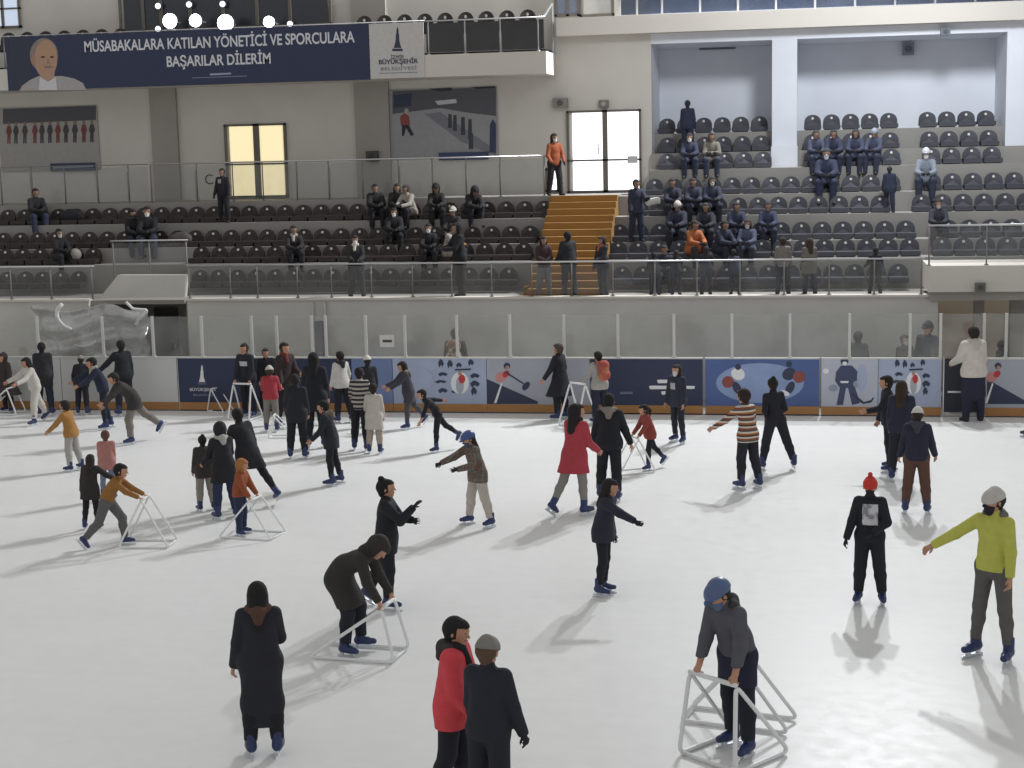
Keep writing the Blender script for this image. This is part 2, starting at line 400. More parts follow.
    for sg in (-1, 1):
        sh, el, wr = LA[sg]; ARM += [(sh, el, 0.056, 0.043, 0.03), (el, wr, 0.043, 0.03, 0.02)]
        hip, knee, ank, Sm, Lm = LL[sg]; LEG += [(hip, knee, 0.085, 0.057, 0.03), (knee, knee+(ank-knee)*0.35-Sm @ FWD*0.012, 0.056, 0.054, 0.03), (knee+(ank-knee)*0.35-Sm @ FWD*0.012, ank, 0.054, 0.036, 0.03)]
        # hand
        d = unit(wr-el); inn = np.array([-sg*1.0, 0.25, 0.0])
        hk = po.get('hand_l' if sg < 0 else 'hand_r', po['hand'])
        if hk == 'grip': inn = np.array([0, 0.2, -1.0])
        if hk == 'raised': inn = np.array([-sg*0.3, 1.0, 0.0])
        n = unit(inn-d*(inn @ d)); ac = np.cross(d, n)
        pe = wr+d*0.085; B.append((wr, pe, 0.028, 0.034, 0.015, (n, 0.55)))
        cu = {'relaxed': (25, 30), 'grip': (65, 80), 'flat': (4, 6), 'raised': (8, 10)}[hk]
        for i, ln in enumerate((0.068, 0.078, 0.072, 0.056)):
            b0 = pe+ac*(i-1.5)*0.021; c1, c2 = math.radians(cu[0]+3*i), math.radians(cu[0]+cu[1]+4*i); sp = ac*(i-1.5)*0.06
            d1 = unit(d*math.cos(c1)+n*math.sin(c1)+sp); d2 = unit(d*math.cos(c2)+n*math.sin(c2)+sp*0.6)
            m1 = b0+d1*ln*0.52; B.append((b0, m1, 0.0105, 0.0098, 0.004)); B.append((m1, m1+d2*ln*0.5, 0.0098, 0.0085, 0.004))
        tb = wr+d*0.03-ac*0.025*1; t1 = tb+unit(d*0.7-ac*0.6+n*0.35)*0.038; B.append((tb, t1, 0.013, 0.011, 0.008)); B.append((t1, t1+unit(d*0.9-ac*0.2+n*0.4)*0.03, 0.011, 0.0095, 0.004))
        # foot
        low = ank[2] < zmin+0.04
        if low and not seated: fm = Rz(-sg*po['toe'])
        else: fm = Sm @ Rx(-6 if not seated else 0)
        LL[sg] += (fm,); B.append((ank+fm @ np.array([0, -0.02, -0.03]), ank+fm @ np.array([0, 0.12, -0.04]), 0.035, 0.028, 0.02))
    B += ARM+LEG
    parts = []
    v = vol_from(B, h); parts.append(('body', v.nets(), mat(skin, 0.6, 0, 0.06, 12, 0, 'skin') if skin else M_SKIN, None))
    pz = pel[2]
    # ---- trousers
    te = 0.012 if tight else 0.026
    PT = [(a, b, ra+te, rb+te*1.15, k) for a, b, ra, rb, k in LEG]
    PT.append((LL[-1][0], LL[1][0], 0.115, 0.115, 0.05, (pf, 0.88))); PT.append((pel, waist, 0.128, 0.118, 0.04, (pf, 0.8)))
    PTv = []
    for p in PT:
        p = list(p)
        PTv.append(tuple(p))
    v = vol_from(PTv, h)
    for sg in (-1, 1):
        if skates: v.cap(LL[sg][2]+(LL[sg][2]-LL[sg][1])*0.02, LL[sg][2]+(LL[sg][2]-LL[sg][1])*0.2, 0.075, 0.09, 0, sub=True)
    pm = pants if not isinstance(pants, str) else cloth(pants)
    parts.append(('trousers', v.nets(), pm, None))
    # ---- top
    kind, tcol = top[0], top[1]; tm = tcol if not isinstance(tcol, str) else cloth(tcol)
    g = {'sweater': 0.02, 'jacket': 0.032, 'puffer': 0.045, 'coat': 0.03, 'suit': 0.012, 'hoodie': 0.028}[kind]
    hem = top[2] if len(top) > 2 else {'sweater': -0.06, 'jacket': -0.12, 'puffer': -0.14, 'coat': -0.4, 'suit': -0.02, 'hoodie': -0.1}[kind]
    wf = 0.0 if kind == 'suit' else 0.026
    flare = top[3] if len(top) > 3 else 0.0
    T = [(pel+Mp @ np.array([0, 0, -0.02]), waist, 0.128+g*0.7+wf, 0.116+g+wf, 0.05, (pf, 0.8)), (waist, chest, 0.116+g+wf, 0.135+g, 0.05, (cf, 0.76)),
         (LA[-1][0]-Mc @ np.array([-0.05, 0, 0.03]), LA[1][0]-Mc @ np.array([0.05, 0, 0.03]), 0.07+g*0.8, 0.07+g*0.8, 0.05), (chest, neck-Mc @ np.array([0, 0, 0.04]), 0.125+g*0.8, 0.07+g*0.6, 0.05, (cf, 0.8)),
         (neck-Mc @ np.array([0, 0, 0.03]), neck+Mc @ np.array([0, 0, 0.035]), 0.07, 0.066, 0.02)]
    for sg in (-1, 1):
        sh, el, wr = LA[sg]; d = unit(wr-el); T += [(sh, el, 0.05+g*0.85, 0.044+g*0.75, 0.03), (el, wr-d*0.005, 0.044+g*0.75, 0.036+g*0.5, 0.02)]
    hz = hem
    T.append((LL[-1][0], LL[1][0], 0.096+g*0.8, 0.096+g*0.8, 0.05, (pf, 0.95)))
    if hem < -0.1:
        for sg in (-1, 1):
            hip, knee, ank = LL[sg][:3]
            if seated: T.append((hip, hip+(knee-hip)*0.7, 0.1+g*0.6, 0.085+g*0.6, 0.05)); continue
            L = min(1.75, max(0.1, (-hem)/0.43)); e1 = hip+(knee-hip)*min(L, 1.0)
            T.append((hip, e1, 0.088+g, 0.08+g+flare*min(L, 1), 0.09))
            if L > 1: T.append((e1, e1+np.array([0, 0, -0.43*(L-1)])+((ank-knee)*[1, 1, 0])*(L-1)*0.8, 0.08+g+flare, 0.08+g+flare*1.3, 0.09))
        if not seated:
            mid = (LL[-1][1]+LL[1][1])/2; T.append((pel, pel+(mid-pel)*min(1, -hem/0.45), 0.12+g, 0.11+g+flare, 0.08, (pf, 0.9)))
            if hem < -0.5: T.append((mid, (LL[-1][2]+LL[1][2])/2*[1, 1, 0]+np.array([0, 0, pz+hem]), 0.095+flare, 0.1+flare, 0.08, (pf, 0.9)))
    v = vol_from(T, h)
    if not seated: v.keep((0, 0, pz+hem), (0, 0, -1))
    for sg in (-1, 1):
        sh, el, wr = LA[sg]; d = unit(wr-el); v.cap(wr+d*0.055, wr+d*0.2, 0.05, 0.06, 0, sub=True)
    nm = {'sweater': 'sweater', 'jacket': 'jacket', 'puffer': 'jacket', 'coat': 'coat', 'suit': 'bodysuit', 'hoodie': 'hoodie'}[kind]
    parts.append((nm, v.nets(), tm, None))
    if under:
        U = [(LL[-1][0], LL[1][0], 0.112, 0.112, 0.05, (pf, 0.95)), (pel, waist, 0.15, 0.13, 0.05, (pf, 0.8))]
        for sg in (-1, 1): U.append((LL[sg][0], LL[sg][1], 0.112, 0.115, 0.07))
        U.append((pel, (LL[-1][1]+LL[1][1])/2, 0.13, 0.14, 0.08, (pf, 0.85)))
        v = vol_from(U, h); v.keep((0, 0, pz+under[1]), (0, 0, -1)); parts.append(('tunic', v.nets(), cloth(under[0]), None))
    if prt:
        P, Q = [p for p in parts if p[0] == nm][0][1]; cn = P[Q].mean(1); nr = np.cross(P[Q[:, 2]]-P[Q[:, 0]], P[Q[:, 3]]-P[Q[:, 1]]); nr /= np.linalg.norm(nr, axis=1)[:, None]+1e-9
        cr_ = Mc @ np.array([1.0, 0, 0]); cu_ = Mc @ np.array([0, 0, 1.0]); sd = prt[5] if len(prt) > 5 else 1
        u_, v_ = (cn-chest) @ cr_, (cn-chest) @ cu_; ok = (u_ > prt[0]) & (u_ < prt[1]) & (v_ > prt[2]) & (v_ < prt[3]) & (((cn-waist) @ cf)*sd > 0.03)
        if ok.any():
            q = Q[ok]; ids, inv = np.unique(q, return_inverse=True); PP = P[ids]+cf*sd*0.005
            parts.append(('printed_logo', (PP, inv.reshape(q.shape)), prt[4] if not isinstance(prt[4], str) else mat(prt[4], 0.7), None))
    # ---- hair or headgear
    def face_cut(v, f0=0.035, u0=0.055):
        fr = np.maximum(-(v.lin(hc+hf*f0*hs, hf)), v.lin(hc+hu*u0*hs, hu)); v.V = np.maximum(v.V, -fr).astype(np.float32)
    hk, hcol = head[0], head[1]; hm = cloth(hcol); CR = HD[:1]
    hh = min(h, 0.013)
    def cran(grow, more=()): 
        pr = [(p[0], p[1], p[2]+grow, p[3]+grow)+p[4:] for p in CR]+list(more); return vol_from(pr, hh)
    if hk in ('short', 'long', 'bun', 'tail'):
        more = [(hc-hf*0.05-hu*0.01, hc-hf*0.05-hu*0.075*hs, 0.085*hs, 0.06, 0.03, (hr, 0.95))]
        if hk == 'long':
            bk = neck-Mc @ np.array([0, 0.1, 0.13]); more += [(hc-hf*0.06-hu*0.02, bk, 0.09*hs, 0.075, 0.04, (cf, 0.75)), (hc-hr*0.06-hf*0.01-hu*0.03, neck-hr*0.075-Mc @ np.array([0, 0.03, 0.03]), 0.045, 0.04, 0.03), (hc+hr*0.06-hf*0.01-hu*0.03, neck+hr*0.075-Mc @ np.array([0, 0.03, 0.03]), 0.045, 0.04, 0.03)]
        if hk == 'bun': more += [(hc-hf*0.06+hu*0.115*hs, hc-hf*0.065+hu*0.12*hs, 0.045, 0.045, 0.012)]
        if hk == 'tail': more += [(hc-hf*0.11*hs+hu*0.04, hc-hf*0.15*hs-hu*0.06, 0.035, 0.045, 0.02), (hc-hf*0.15*hs-hu*0.06, hc-hf*0.13*hs-hu*0.2, 0.045, 0.02, 0.02)]
        v = cran(0.012, more); face_cut(v); parts.append(('hair', v.nets(), hm, None))
    elif hk in ('beanie', 'pom', 'cap', 'helmet'):
        gr = {'beanie': 0.016, 'pom': 0.016, 'cap': 0.014, 'helmet': 0.03}[hk]
        more = [(hc-hf*0.01+hu*0.075*hs, hc-hf*0.02+hu*0.095*hs, 0.06, 0.05, 0.04)] if hk != 'helmet' else []
        if hk == 'pom': more.append((hc+hu*0.17*hs, hc+hu*0.172*hs, 0.035, 0.035, 0.005))
        v = cran(gr, more); v.keep(hc+hu*0.018*hs-hf*0.02, unit(-hu-hf*0.25 if hk != 'helmet' else -hu+hf*0.1)); parts.append(({'cap': 'cap', 'helmet': 'helmet'}.get(hk, 'beanie'), v.nets(), hm if hk != 'helmet' else mat(hcol, 0.35), None))
        if hk in ('cap', 'helmet'):
            v = vol_from([(hc+hf*0.08+hu*0.03*hs, hc+hf*(0.17 if hk == 'cap' else 0.125)*hs+hu*0.025*hs, 0.07, 0.055, 0.02, (hu, 0.18))], hh); parts.append(('visor', v.nets(), hm, None))
        hc2 = head[2] if len(head) > 2 else '1c1a1a'
        more = [(hc-hf*0.05-hu*0.01, hc-hf*0.045-hu*0.07*hs, 0.08*hs, 0.055, 0.03)]
        if len(head) > 3: more.append((hc-hf*0.06-hu*0.02, neck-Mc @ np.array([0, 0.1, 0.1]), 0.08*hs, 0.06, 0.04, (cf, 0.75)))
        v = cran(0.008, more); face_cut(v); v.keep(hc+hu*0.04*hs, hu); parts.append(('hair', v.nets(), cloth(hc2), None))
    elif hk in ('hood', 'shawl'):
        more = [(hc-hf*0.03-hu*0.03, neck-Mc @ np.array([0, 0.03, 0.02]), 0.105*hs, 0.1, 0.05), (hc-hf*0.04+hu*0.05, hc-hf*0.07+hu*0.02, 0.1*hs, 0.09, 0.05)]
        if hk == 'shawl': more.append((hc-hf*0.04-hu*0.06, chest+Mc @ np.array([0, -0.03, 0.08]), 0.09, 0.14, 0.05, (cf, 0.8)))
        v = cran(0.028 if hk == 'hood' else 0.014, more); face_cut(v, 0.05, 0.06); parts.append(('hood' if hk == 'hood' else 'headscarf', v.nets(), hm, None))
    if hood:   # folded hood or fur collar behind the neck
        q = [(neck+Mc @ np.array([-0.09, -0.02, 0.02]), neck+Mc @ np.array([0, -0.1, 0.0]), 0.05, 0.06, 0.03), (neck+Mc @ np.array([0.09, -0.02, 0.02]), neck+Mc @ np.array([0, -0.1, 0.0]), 0.05, 0.06, 0.03),
             (neck+Mc @ np.array([0, -0.1, 0]), neck+Mc @ np.array([0, -0.12, -0.09]), 0.06, 0.05, 0.04)]
        v = vol_from(q, hh); parts.append(('collar', v.nets(), cloth(hood), None))
    if scarf:
        q = [(neck+Mc @ np.array([-0.05, 0.03, 0.03]), neck+Mc @ np.array([0.05, 0.03, 0.03]), 0.055, 0.055, 0.03), (neck+Mc @ np.array([-0.05, -0.04, 0.03]), neck+Mc @ np.array([0.05, -0.04, 0.03]), 0.05, 0.05, 0.03),
             (neck+Mc @ np.array([0.02, 0.07, 0.02]), neck+Mc @ np.array([0.03, 0.14, -0.1]), 0.045, 0.04, 0.03)]
        v = vol_from(q, hh); parts.append(('scarf', v.nets(), cloth(scarf), None))
    if mask:
        q = [(p[0], p[1], p[2]+0.009, p[3]+0.012)+p[4:] for p in HD[1:2]]+[(FC[0][0], FC[0][1], 0.014, 0.02, 0.02)]
        v = vol_from(q, min(hh, 0.011)); v.keep(hc-hu*0.008*hs, hu); v.keep(hc+hf*0.03*hs, -hf); parts.append(('face_mask', v.nets(), cloth(mask), None))
    if eyes:
        q = [(hc+hf*0.093*hs+hu*0.012-hr*0.034*hs, hc+hf*0.094*hs+hu*0.012-hr*0.034*hs, 0.012, 0.012, 0.0), (hc+hf*0.093*hs+hu*0.012+hr*0.034*hs, hc+hf*0.094*hs+hu*0.012+hr*0.034*hs, 0.012, 0.012, 0.0)]
        for e_ in q:
            v = vol_from([e_], 0.006); parts.append(('eye', v.nets(), mat('1a1716', 0.3), None))
        if not mask:
            q = [(hc+hf*0.106*hs-hu*0.062*hs-hr*0.02, hc+hf*0.106*hs-hu*0.062*hs+hr*0.02, 0.007, 0.007, 0.0)]
            v = vol_from(q, 0.005); parts.append(('mouth', v.nets(), mat('8a4d45', 0.5), None))
    # ---- placement and scale
    sole = 0.145 if skates else 0.075
    if seated: ref = np.array([0, 0, -0.115])
    else:
        fc = np.mean([LL[q][2] for q in (-1, 1) if LL[q][2][2] < zmin+0.05], 0); ref = np.array([fc[0], fc[1], zmin-sole])
    allP = np.concatenate([p[1][0] for p in parts])
    tv = allP[np.argmax(allP[:, 2])]-ref
    w = np.array(where, float); dc = unit(np.array([-w[0], -w[1], 0]))
    fd = Rz(face) @ dc; yaw = math.atan2(fd[1], fd[0])-math.pi/2; R = Rz(math.degrees(yaw))
    if scale is None:
        a, b = smin, smax
        for _ in range(30):
            s = (a+b)/2
            if proj(w+R @ (tv*s))[1] > top_y: a = s
            else: b = s
    else: s = scale
    root = empty('person', w, yaw); root.scale = (s, s, s); tag(root, label, 'person', group)
    for nm, (P, Q), m_, _ in parts:
        if len(P) == 0: continue
        bo = link(nm, fast_mesh(nm, P-ref, Q, m_), None, root)
        if nm == 'body' and gloves:
            bo.data.materials.append(cloth(gloves)); cn = P[Q].mean(1); sel = np.zeros(len(Q), np.int32)
            for sg in (-1, 1):
                sh, el, wr = LA[sg]; d = unit(wr-el); sel |= (((cn-wr) @ d > -0.03) & (np.linalg.norm(cn-wr, axis=1) < 0.24)).astype(np.int32)
            bo.data.polygons.foreach_set('material_index', sel)
    for sg in (-1, 1):
        fm = LL[sg][5]; an = LL[sg][2]-ref
        if skates:
            o = link('skate', BOOT, None, root); place(o, fm, an); b = link('blade', BLADE, None, o)
        else:
            o = link('shoe', SHOE, None, root); place(o, fm, an)
    info = dict(root=root, s=s, yaw=yaw, R=R, w=w, ref=ref, chest=chest-ref, neck=neck-ref, Mc=Mc, hc=hc-ref, grip=np.mean([LA[q][2]+unit(LA[q][2]-LA[q][1])*0.09 for q in (-1, 1)], 0)-ref, pel=pel-ref)
    return info

# ================================================================== SETTING
B = 34.606; YW = B+2.0; YR = [B+4.0+0.85*r for r in range(8)]; YB = 43.3; YN = 45.8
ZTOP = [zat(640, y, YR[i]-0.05) for i, y in enumerate((266, 241, 224, 199, 179, 154, 138, 119))]
TR = [z-0.43 for z in ZTOP]; ZW = zat(600, 298.5, YW); TR[0] = min(TR[0], ZW); TR[0] = ZW
ZBK = zat(600, 193, YB)
YS = [y-0.62 for y in YR]
XL, XR = -27.0, 9.5
XS0, XS1 = xat(550, 41.0, 215), xat(617, 41.0, 215)
XV0, XV1 = xat(106, YW), xat(187, YW); XO = xat(938, YW)
ZB1 = zat(512, 357.4, B); ZG = zat(564, 315, B)
NUM = 'first second third fourth fifth sixth seventh eighth ninth tenth eleventh twelfth thirteenth fourteenth fifteenth sixteenth seventeenth eighteenth nineteenth twentieth twenty-first twenty-second twenty-third twenty-fourth twenty-fifth'.split()

M_WALL = wall_mat('painted_wall', 'd2cec6'); M_WALLR = wall_mat('painted_wall_veiled', 'e3e6ee'); M_CONC = wall_mat('concrete', 'c9c6bf', stain=0.16)  # right wall colour carries the bluish flare veil
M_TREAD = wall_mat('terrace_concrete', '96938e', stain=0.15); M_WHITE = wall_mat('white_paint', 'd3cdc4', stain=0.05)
M_DARKW = wall_mat('dark_trim_paint', 'a29d96'); M_STAIR = mat('96703c', 0.9, 0, 0.12, 3, 0, 'yellow_stair')  # M_DARKW: darker grey on columns, panel joints and entrance trims
M_DIM = mat('807e7b', 0.5, 0.1, 0.05, 9, 0, 'dim_metal')
M_STEEL = mat('c9c9c9', 0.3, 0.6, 0.05, 9, 0, 'steel_rail'); M_POST = mat('c8c7c3', 0.5, 0.1, 0.05, 9, 0, 'post_paint')
M_NAVY = mat('2b3350', 0.55, 0, 0.08, 3, 0, 'navy_print'); M_BLACK = mat('25252a', 0.7)
M_GLASS = glass('rink_glass', 'f6f7f6', 0.10, 0.05); M_RGLASS = glass('rail_glass', 'f2f3f3', 0.04, 0.03); M_TINT = glass('dark_glass', '50545c', 0.02, 0.08)
M_LIT = emit('f4f6ff', 1.6, 'daylight_glass'); M_CREAM = emit('efe0b4', 0.85, 'lit_curtain')

def struct(name, mb, m): return tag(mb.build(name, m), kind='structure')
struct('floor', MB().box(XL, XR+4, 2.0, B, -0.3, 0.0), ice_mat())
struct('floor_corridor', MB().box(XL, XR, B, YW+3, -0.3, 0.02), M_TREAD)
# stand front wall with its two openings
w = MB().box(XL, XV0-0.5, YW, YW+0.3, 0, ZW).box(XV1, XO, YW, YW+0.3, 0, ZW)
struct('wall_front', w, M_CONC)
struct('trim_1', MB().box(XL, XV0-0.5, YW-0.06, YW+0.3, ZW, ZW+0.05).box(XV1, XO, YW-0.06, YW+0.3, ZW, ZW+0.05), M_WHITE)
# terraces
t = MB()
t.box(XL, XV0-0.5, YW+0.3, YS[1], 0, TR[0]).box(XV1, XS0, YW+0.3, YS[1], 0, TR[0])
for r in range(1, 4): t.box(XL, XS0, YS[r], YS[r+1] if r < 3 else YR[3]+0.18, 0, TR[r])
struct('floor_terrace_left', t, M_TREAD)
t = MB().box(XS1, XO, YW+0.3, YS[1], 0, TR[0])
for r in range(1, 5): t.box(XS1, XR, YS[r], YS[r+1], 0, TR[r])
XN = xat(652, YB, 150)
for r in range(5, 8): t.box(XN, XR, YS[r], YS[r+1] if r < 7 else YN, 0, TR[r])
t.box(XS1, XN, YS[5], YB, 0, ZBK)
struct('floor_terrace_right', t, M_TREAD)
struct('floor_back_walkway', MB().box(XL, XS1, YR[3]+0.18, YB, 0, ZBK), M_TREAD)
st = MB(); n = 14; y0 = YW+0.3
st.box(XS0, XS1, YW+0.3, y0+0.4, 0, ZW+0.01)
for i in range(n):
    a = y0+0.4+(YR[3]+0.2-y0-0.4)*i/n; b = y0+0.4+(YR[3]+0.2-y0-0.4)*(i+1)/n
    st.box(XS0, XS1, a, b+0.01, 0, ZW+(ZBK-ZW)*(i+1)/n+0.005)
st.box(xat(517, YW+0.4, 285), XS0, YW+0.3, YS[1]-0.35, 0, ZW+0.012).box(xat(524, YW+1, 280), XS0, YW+1.0, YS[1]+0.1, 0, ZW+0.2).box(xat(531, YW+1.6, 275), XS0, YW+1.5, YS[1]+0.4, 0, ZW+0.4)
struct('floor_stairs', st, M_STAIR)
# back walls
struct('wall_back', MB().box(XL, XN, YB, YB+0.3, 0, 14), M_WALL)
p = MB()
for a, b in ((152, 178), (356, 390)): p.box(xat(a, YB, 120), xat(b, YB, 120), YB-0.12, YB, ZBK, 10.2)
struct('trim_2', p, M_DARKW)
p = MB()
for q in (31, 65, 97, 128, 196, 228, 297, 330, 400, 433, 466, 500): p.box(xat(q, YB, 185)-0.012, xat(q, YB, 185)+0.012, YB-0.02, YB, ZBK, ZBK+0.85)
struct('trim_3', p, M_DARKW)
ZLT = zat(652, 44, YB)
struct('wall_niche', MB().box(XN, XR, YN, YN+0.3, 0, 14), M_WALLR)
struct('wall_lintel', MB().box(XN, XR, YB, YN, ZLT, 14), M_WALLR)
XP0, XP1 = xat(772, YB, 100), xat(797, YB, 100)
struct('wall_pier', MB().box(XP0, XP1, YB, YN, 0, ZLT).box(XP0-0.02, XP1+0.02, YB-0.3, YB, TR[4], zat(785, 146, YB)).box(xat(1006, YB, 100), XR, YB, YN, 0, ZLT).box(XN-0.3, XN, YB+0.3, YN, 0, ZLT), M_WALLR)
struct('wall_right', MB().box(XR, XR+0.3, B-1, YN, 0, 14), M_WALLR)
# gallery beam upper right
ZG0, ZG1 = zat(560, 36, YB-0.5), zat(560, 18, YB-0.5); XE = xat(546, 41.6, 50)
struct('wall_gallery_beam', MB().box(XE+0.1, XR, YB-0.5, YB, ZG0, ZG1), M_WHITE)
# balcony upper left
YC = 41.6; ZC0 = zat(400, 78, YC); ZC1 = zat(480, 53, YC); ZC2 = zat(400, 22, YC)
struct('floor_balcony', MB().box(XL, XE-0.125, YC+0.15, YB, ZC0, ZC0+0.25), M_WHITE)
struct('wall_balcony', MB().box(XL, XE, YC, YC+0.15, ZC0, ZC1).box(XE-0.12, XE, YC+0.15, YB, ZC0, ZC1), M_WHITE)
struct('wall_balcony_step', MB().box(XL, XE-0.12, YC+0.9, YB, ZC0+0.25, ZC1+0.1), M_BLACK)

# ---- railing helper: posts, top rail, glass infill
def railing(label, x0, x1, Y, z0, z1, posts, glassy=True, group='glass railings of the stand', rr=0.022, zg=None, gm=None, pm=None, rm=None):
    e = empty('glass_railing', ((x0+x1)/2, Y, z0)); tag(e, label, 'railing', group); cx = (x0+x1)/2
    MB().tube([(x0-cx, 0, z1-z0), (x1-cx, 0, z1-z0)], rr, 8).build('top_rail', rm or M_STEEL, e, True)
    for q in posts:
        MB().tube([(q-cx, 0, 0), (q-cx, 0, z1-z0)], 0.02, 8).disc((q-cx, 0, 0), (0, 0, 1), 0.05, 0.02).build('post', pm or M_DIM, e, True)
    if glassy:
        ps = sorted([x0]+[q for q in posts if x0+0.2 < q < x1-0.2]+[x1])
        for a, b in zip(ps, ps[1:]):
            MB().box(a-cx+0.03, b-cx-0.03, -0.006, 0.006, (zg or 0.06), z1-z0-0.06).build('glass_pane', gm or M_RGLASS, e)
    return e
zr = zat(600, 261.5, YW+0.08)
railing('long glass railing along walkway edge left of the sunken left entrance', XL, xat(96, YW+.08), YW+0.08, ZW+0.05, zr, [xat(q, YW+.08) for q in (-30, 12, 52, 93)])
railing('long glass railing along the walkway edge in front of spectators', xat(188, YW+.08), xat(924, YW+.08), YW+0.08, ZW+0.05, zr, [xat(q, YW+.08) for q in (190, 231, 258, 298, 332, 372, 413, 452, 492, 532, 572, 613, 655, 697, 740, 784, 829, 874, 921)])
# sunken entrance left: header, rail
hd = MB().prism(px2([(100, 297.5), (118, 275), (186, 275), (184, 297.5)], YW), YW, YW+0.2)
struct('wall_entrance_left', hd, M_CONC)
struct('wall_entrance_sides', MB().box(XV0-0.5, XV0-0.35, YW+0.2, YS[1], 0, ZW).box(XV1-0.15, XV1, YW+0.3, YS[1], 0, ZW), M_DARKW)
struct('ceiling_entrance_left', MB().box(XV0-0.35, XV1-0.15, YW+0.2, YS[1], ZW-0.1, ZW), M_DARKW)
zv = zat(150, 240.5, YW+1.3)
railing('short glass railing above the sunken left entrance', xat(114, YW+1.3), xat(191, YW+1.3), YW+1.3, ZW, zv, [xat(q, YW+1.3) for q in (116, 152, 189)])
# right entrance box
zb0, zb1, zb2 = zat(960, 291, YW), zat(960, 265, YW), zat(960, 225, YW)
struct('wall_entrance_right', MB().box(xat(927, YW), XR, YW-0.25, YW+1.6, zb0, zb1), M_WHITE)
struct('trim_4', MB().box(xat(929, YW), XR, YW-0.12, YW+0.4, zb0-0.2, zb0), M_DARKW)
railing('tall glass railing above the right entrance box', xat(927, YW), XR-0.1, YW-0.1, zb1, zb2, [xat(928, YW), xat(985, YW), xat(1040, YW)])
struct('wall_entrance_inner', MB().box(XO+0.02, XR, YS[1]-0.08, YS[1]-0.02, 0, ZW+0.3).box(XO-0.28, XO+0.02, YW+0.31, YS[1], 0, ZW-0.01), wall_mat('warm_wall', 'dccdb9'))
for i, (a, b) in enumerate(((974, 984), (1010, 1024))):
    struct('trim_%d' % (5+i), MB().box(xat(a, YW+1), xat(b, YW+1), YW+0.9, YW+1.1, 0, zb0-0.2), M_DARKW)
# entrance left, darker inner door
d1 = empty('door_1', (xat(166, YS[1]), YS[1]-0.04, 0.02)); tag(d1, kind='structure')
MB().box(-0.32, 0.32, -0.03, 0.03, 0, 2.0).build('panel', mat('3a3836', 0.6), d1); MB().box(0.22, 0.27, -0.08, -0.03, 0.95, 1.05).build('door_handle', M_STEEL, d1)
d2 = empty('door_2', (xat(319, YW), YW-0.02, 0.02)); tag(d2, kind='structure')
MB().box(-0.13, 0.13, -0.04, 0.0, 0, zat(319, 322, YW)).build('panel', mat('262c44', 0.6), d2)
MB().box(-0.18, -0.13, -0.06, 0.0, 0, zat(319, 303, YW)).box(0.13, 0.18, -0.06, 0.0, 0, zat(319, 303, YW)).build('frame', M_POST, d2)
# back walkway railings (glass)
zk = zat(300, 161, YR[3]+0.3)
yk = YR[3]+0.3
railing('glass railing of the upper walkway beneath left wall poster', XL, xat(148, yk, 170), yk, ZBK, zk, [xat(q, yk, 170) for q in (0, 31, 64, 97, 128)], rr=0.012, rm=M_DIM)
railing('glass railing of the upper walkway below the lit windows', xat(150, yk, 165), xat(546, yk, 160), yk, ZBK, zk, [xat(q, yk, 163) for q in (150, 196, 232, 262, 296, 328, 362, 398, 432, 466, 500, 544)])

# ---- lit windows and door on the back wall
def win(name, x0, x1, y0, y1, Y, panes, m, bars=()):
    e = empty(name, (0, 0, 0)); tag(e, kind='structure')
    a = ony(x0, y1, Y); b = ony(x1, y0, Y); X0, X1, Z0, Z1 = a[0], b[0], a[2], b[2]
    fr = MB(); k = 0.06
    fr.box(X0, X1, Y-0.08, Y, Z1-k, Z1).box(X0, X1, Y-0.08, Y, Z0, Z0+k).box(X0, X0+k, Y-0.08, Y, Z0, Z1).box(X1-k, X1, Y-0.08, Y, Z0, Z1)
    for q in bars:
        z = zat((x0+x1)/2, q, Y); fr.box(X0, X1, Y-0.08, Y, z-0.025, z+0.025)
    ws = [(xat(c, Y, (y0+y1)/2), xat(d, Y, (y0+y1)/2)) for c, d in panes]
    for (q, w2), (q3, w3) in zip(ws, ws[1:]): fr.box(w2, q3, Y-0.08, Y, Z0, Z1)
    fr.build('window_frame', mat('6d675f', 0.6), e)
    for c, d in ws: MB().box(c, d, Y-0.03, Y-0.01, Z0+k, Z1-k).build('glass_pane', m, e)
    return e
win('window_1', 228, 286, 123, 198, YB, [(231, 255), (261, 284)], M_CREAM, (164,))
dr = win('door_3', 568, 641, 109, 193, YB, [(573, 603), (608, 639)], M_LIT, (160,))
MB().tube([(xat(601, YB), YB-0.16, ZBK+1.05), (xat(601, YB), YB-0.16, ZBK+1.35)], 0.02).box(xat(601, YB)-0.015, xat(601, YB)+0.015, YB-0.16, YB-0.03, ZBK+1.18, ZBK+1.22).build('door_handle', M_STEEL, dr)
MB().box(xat(628, YB, 170), xat(638, YB, 170), YB-0.12, YB-0.02, zat(632, 163, YB), zat(632, 156, YB)).build('door_closer', M_STEEL, dr)
win('white_pane', 546, 559, 168, 192, YB, [(548, 557)], M_LIT)  # small emissive white pane left of the door
win('window_3', -12, 20, -6, 29, YB, [(-10, 2), (4.5, 17.5)], emit('b8c4d6', 0.8, 'dull_daylight'), (9,))
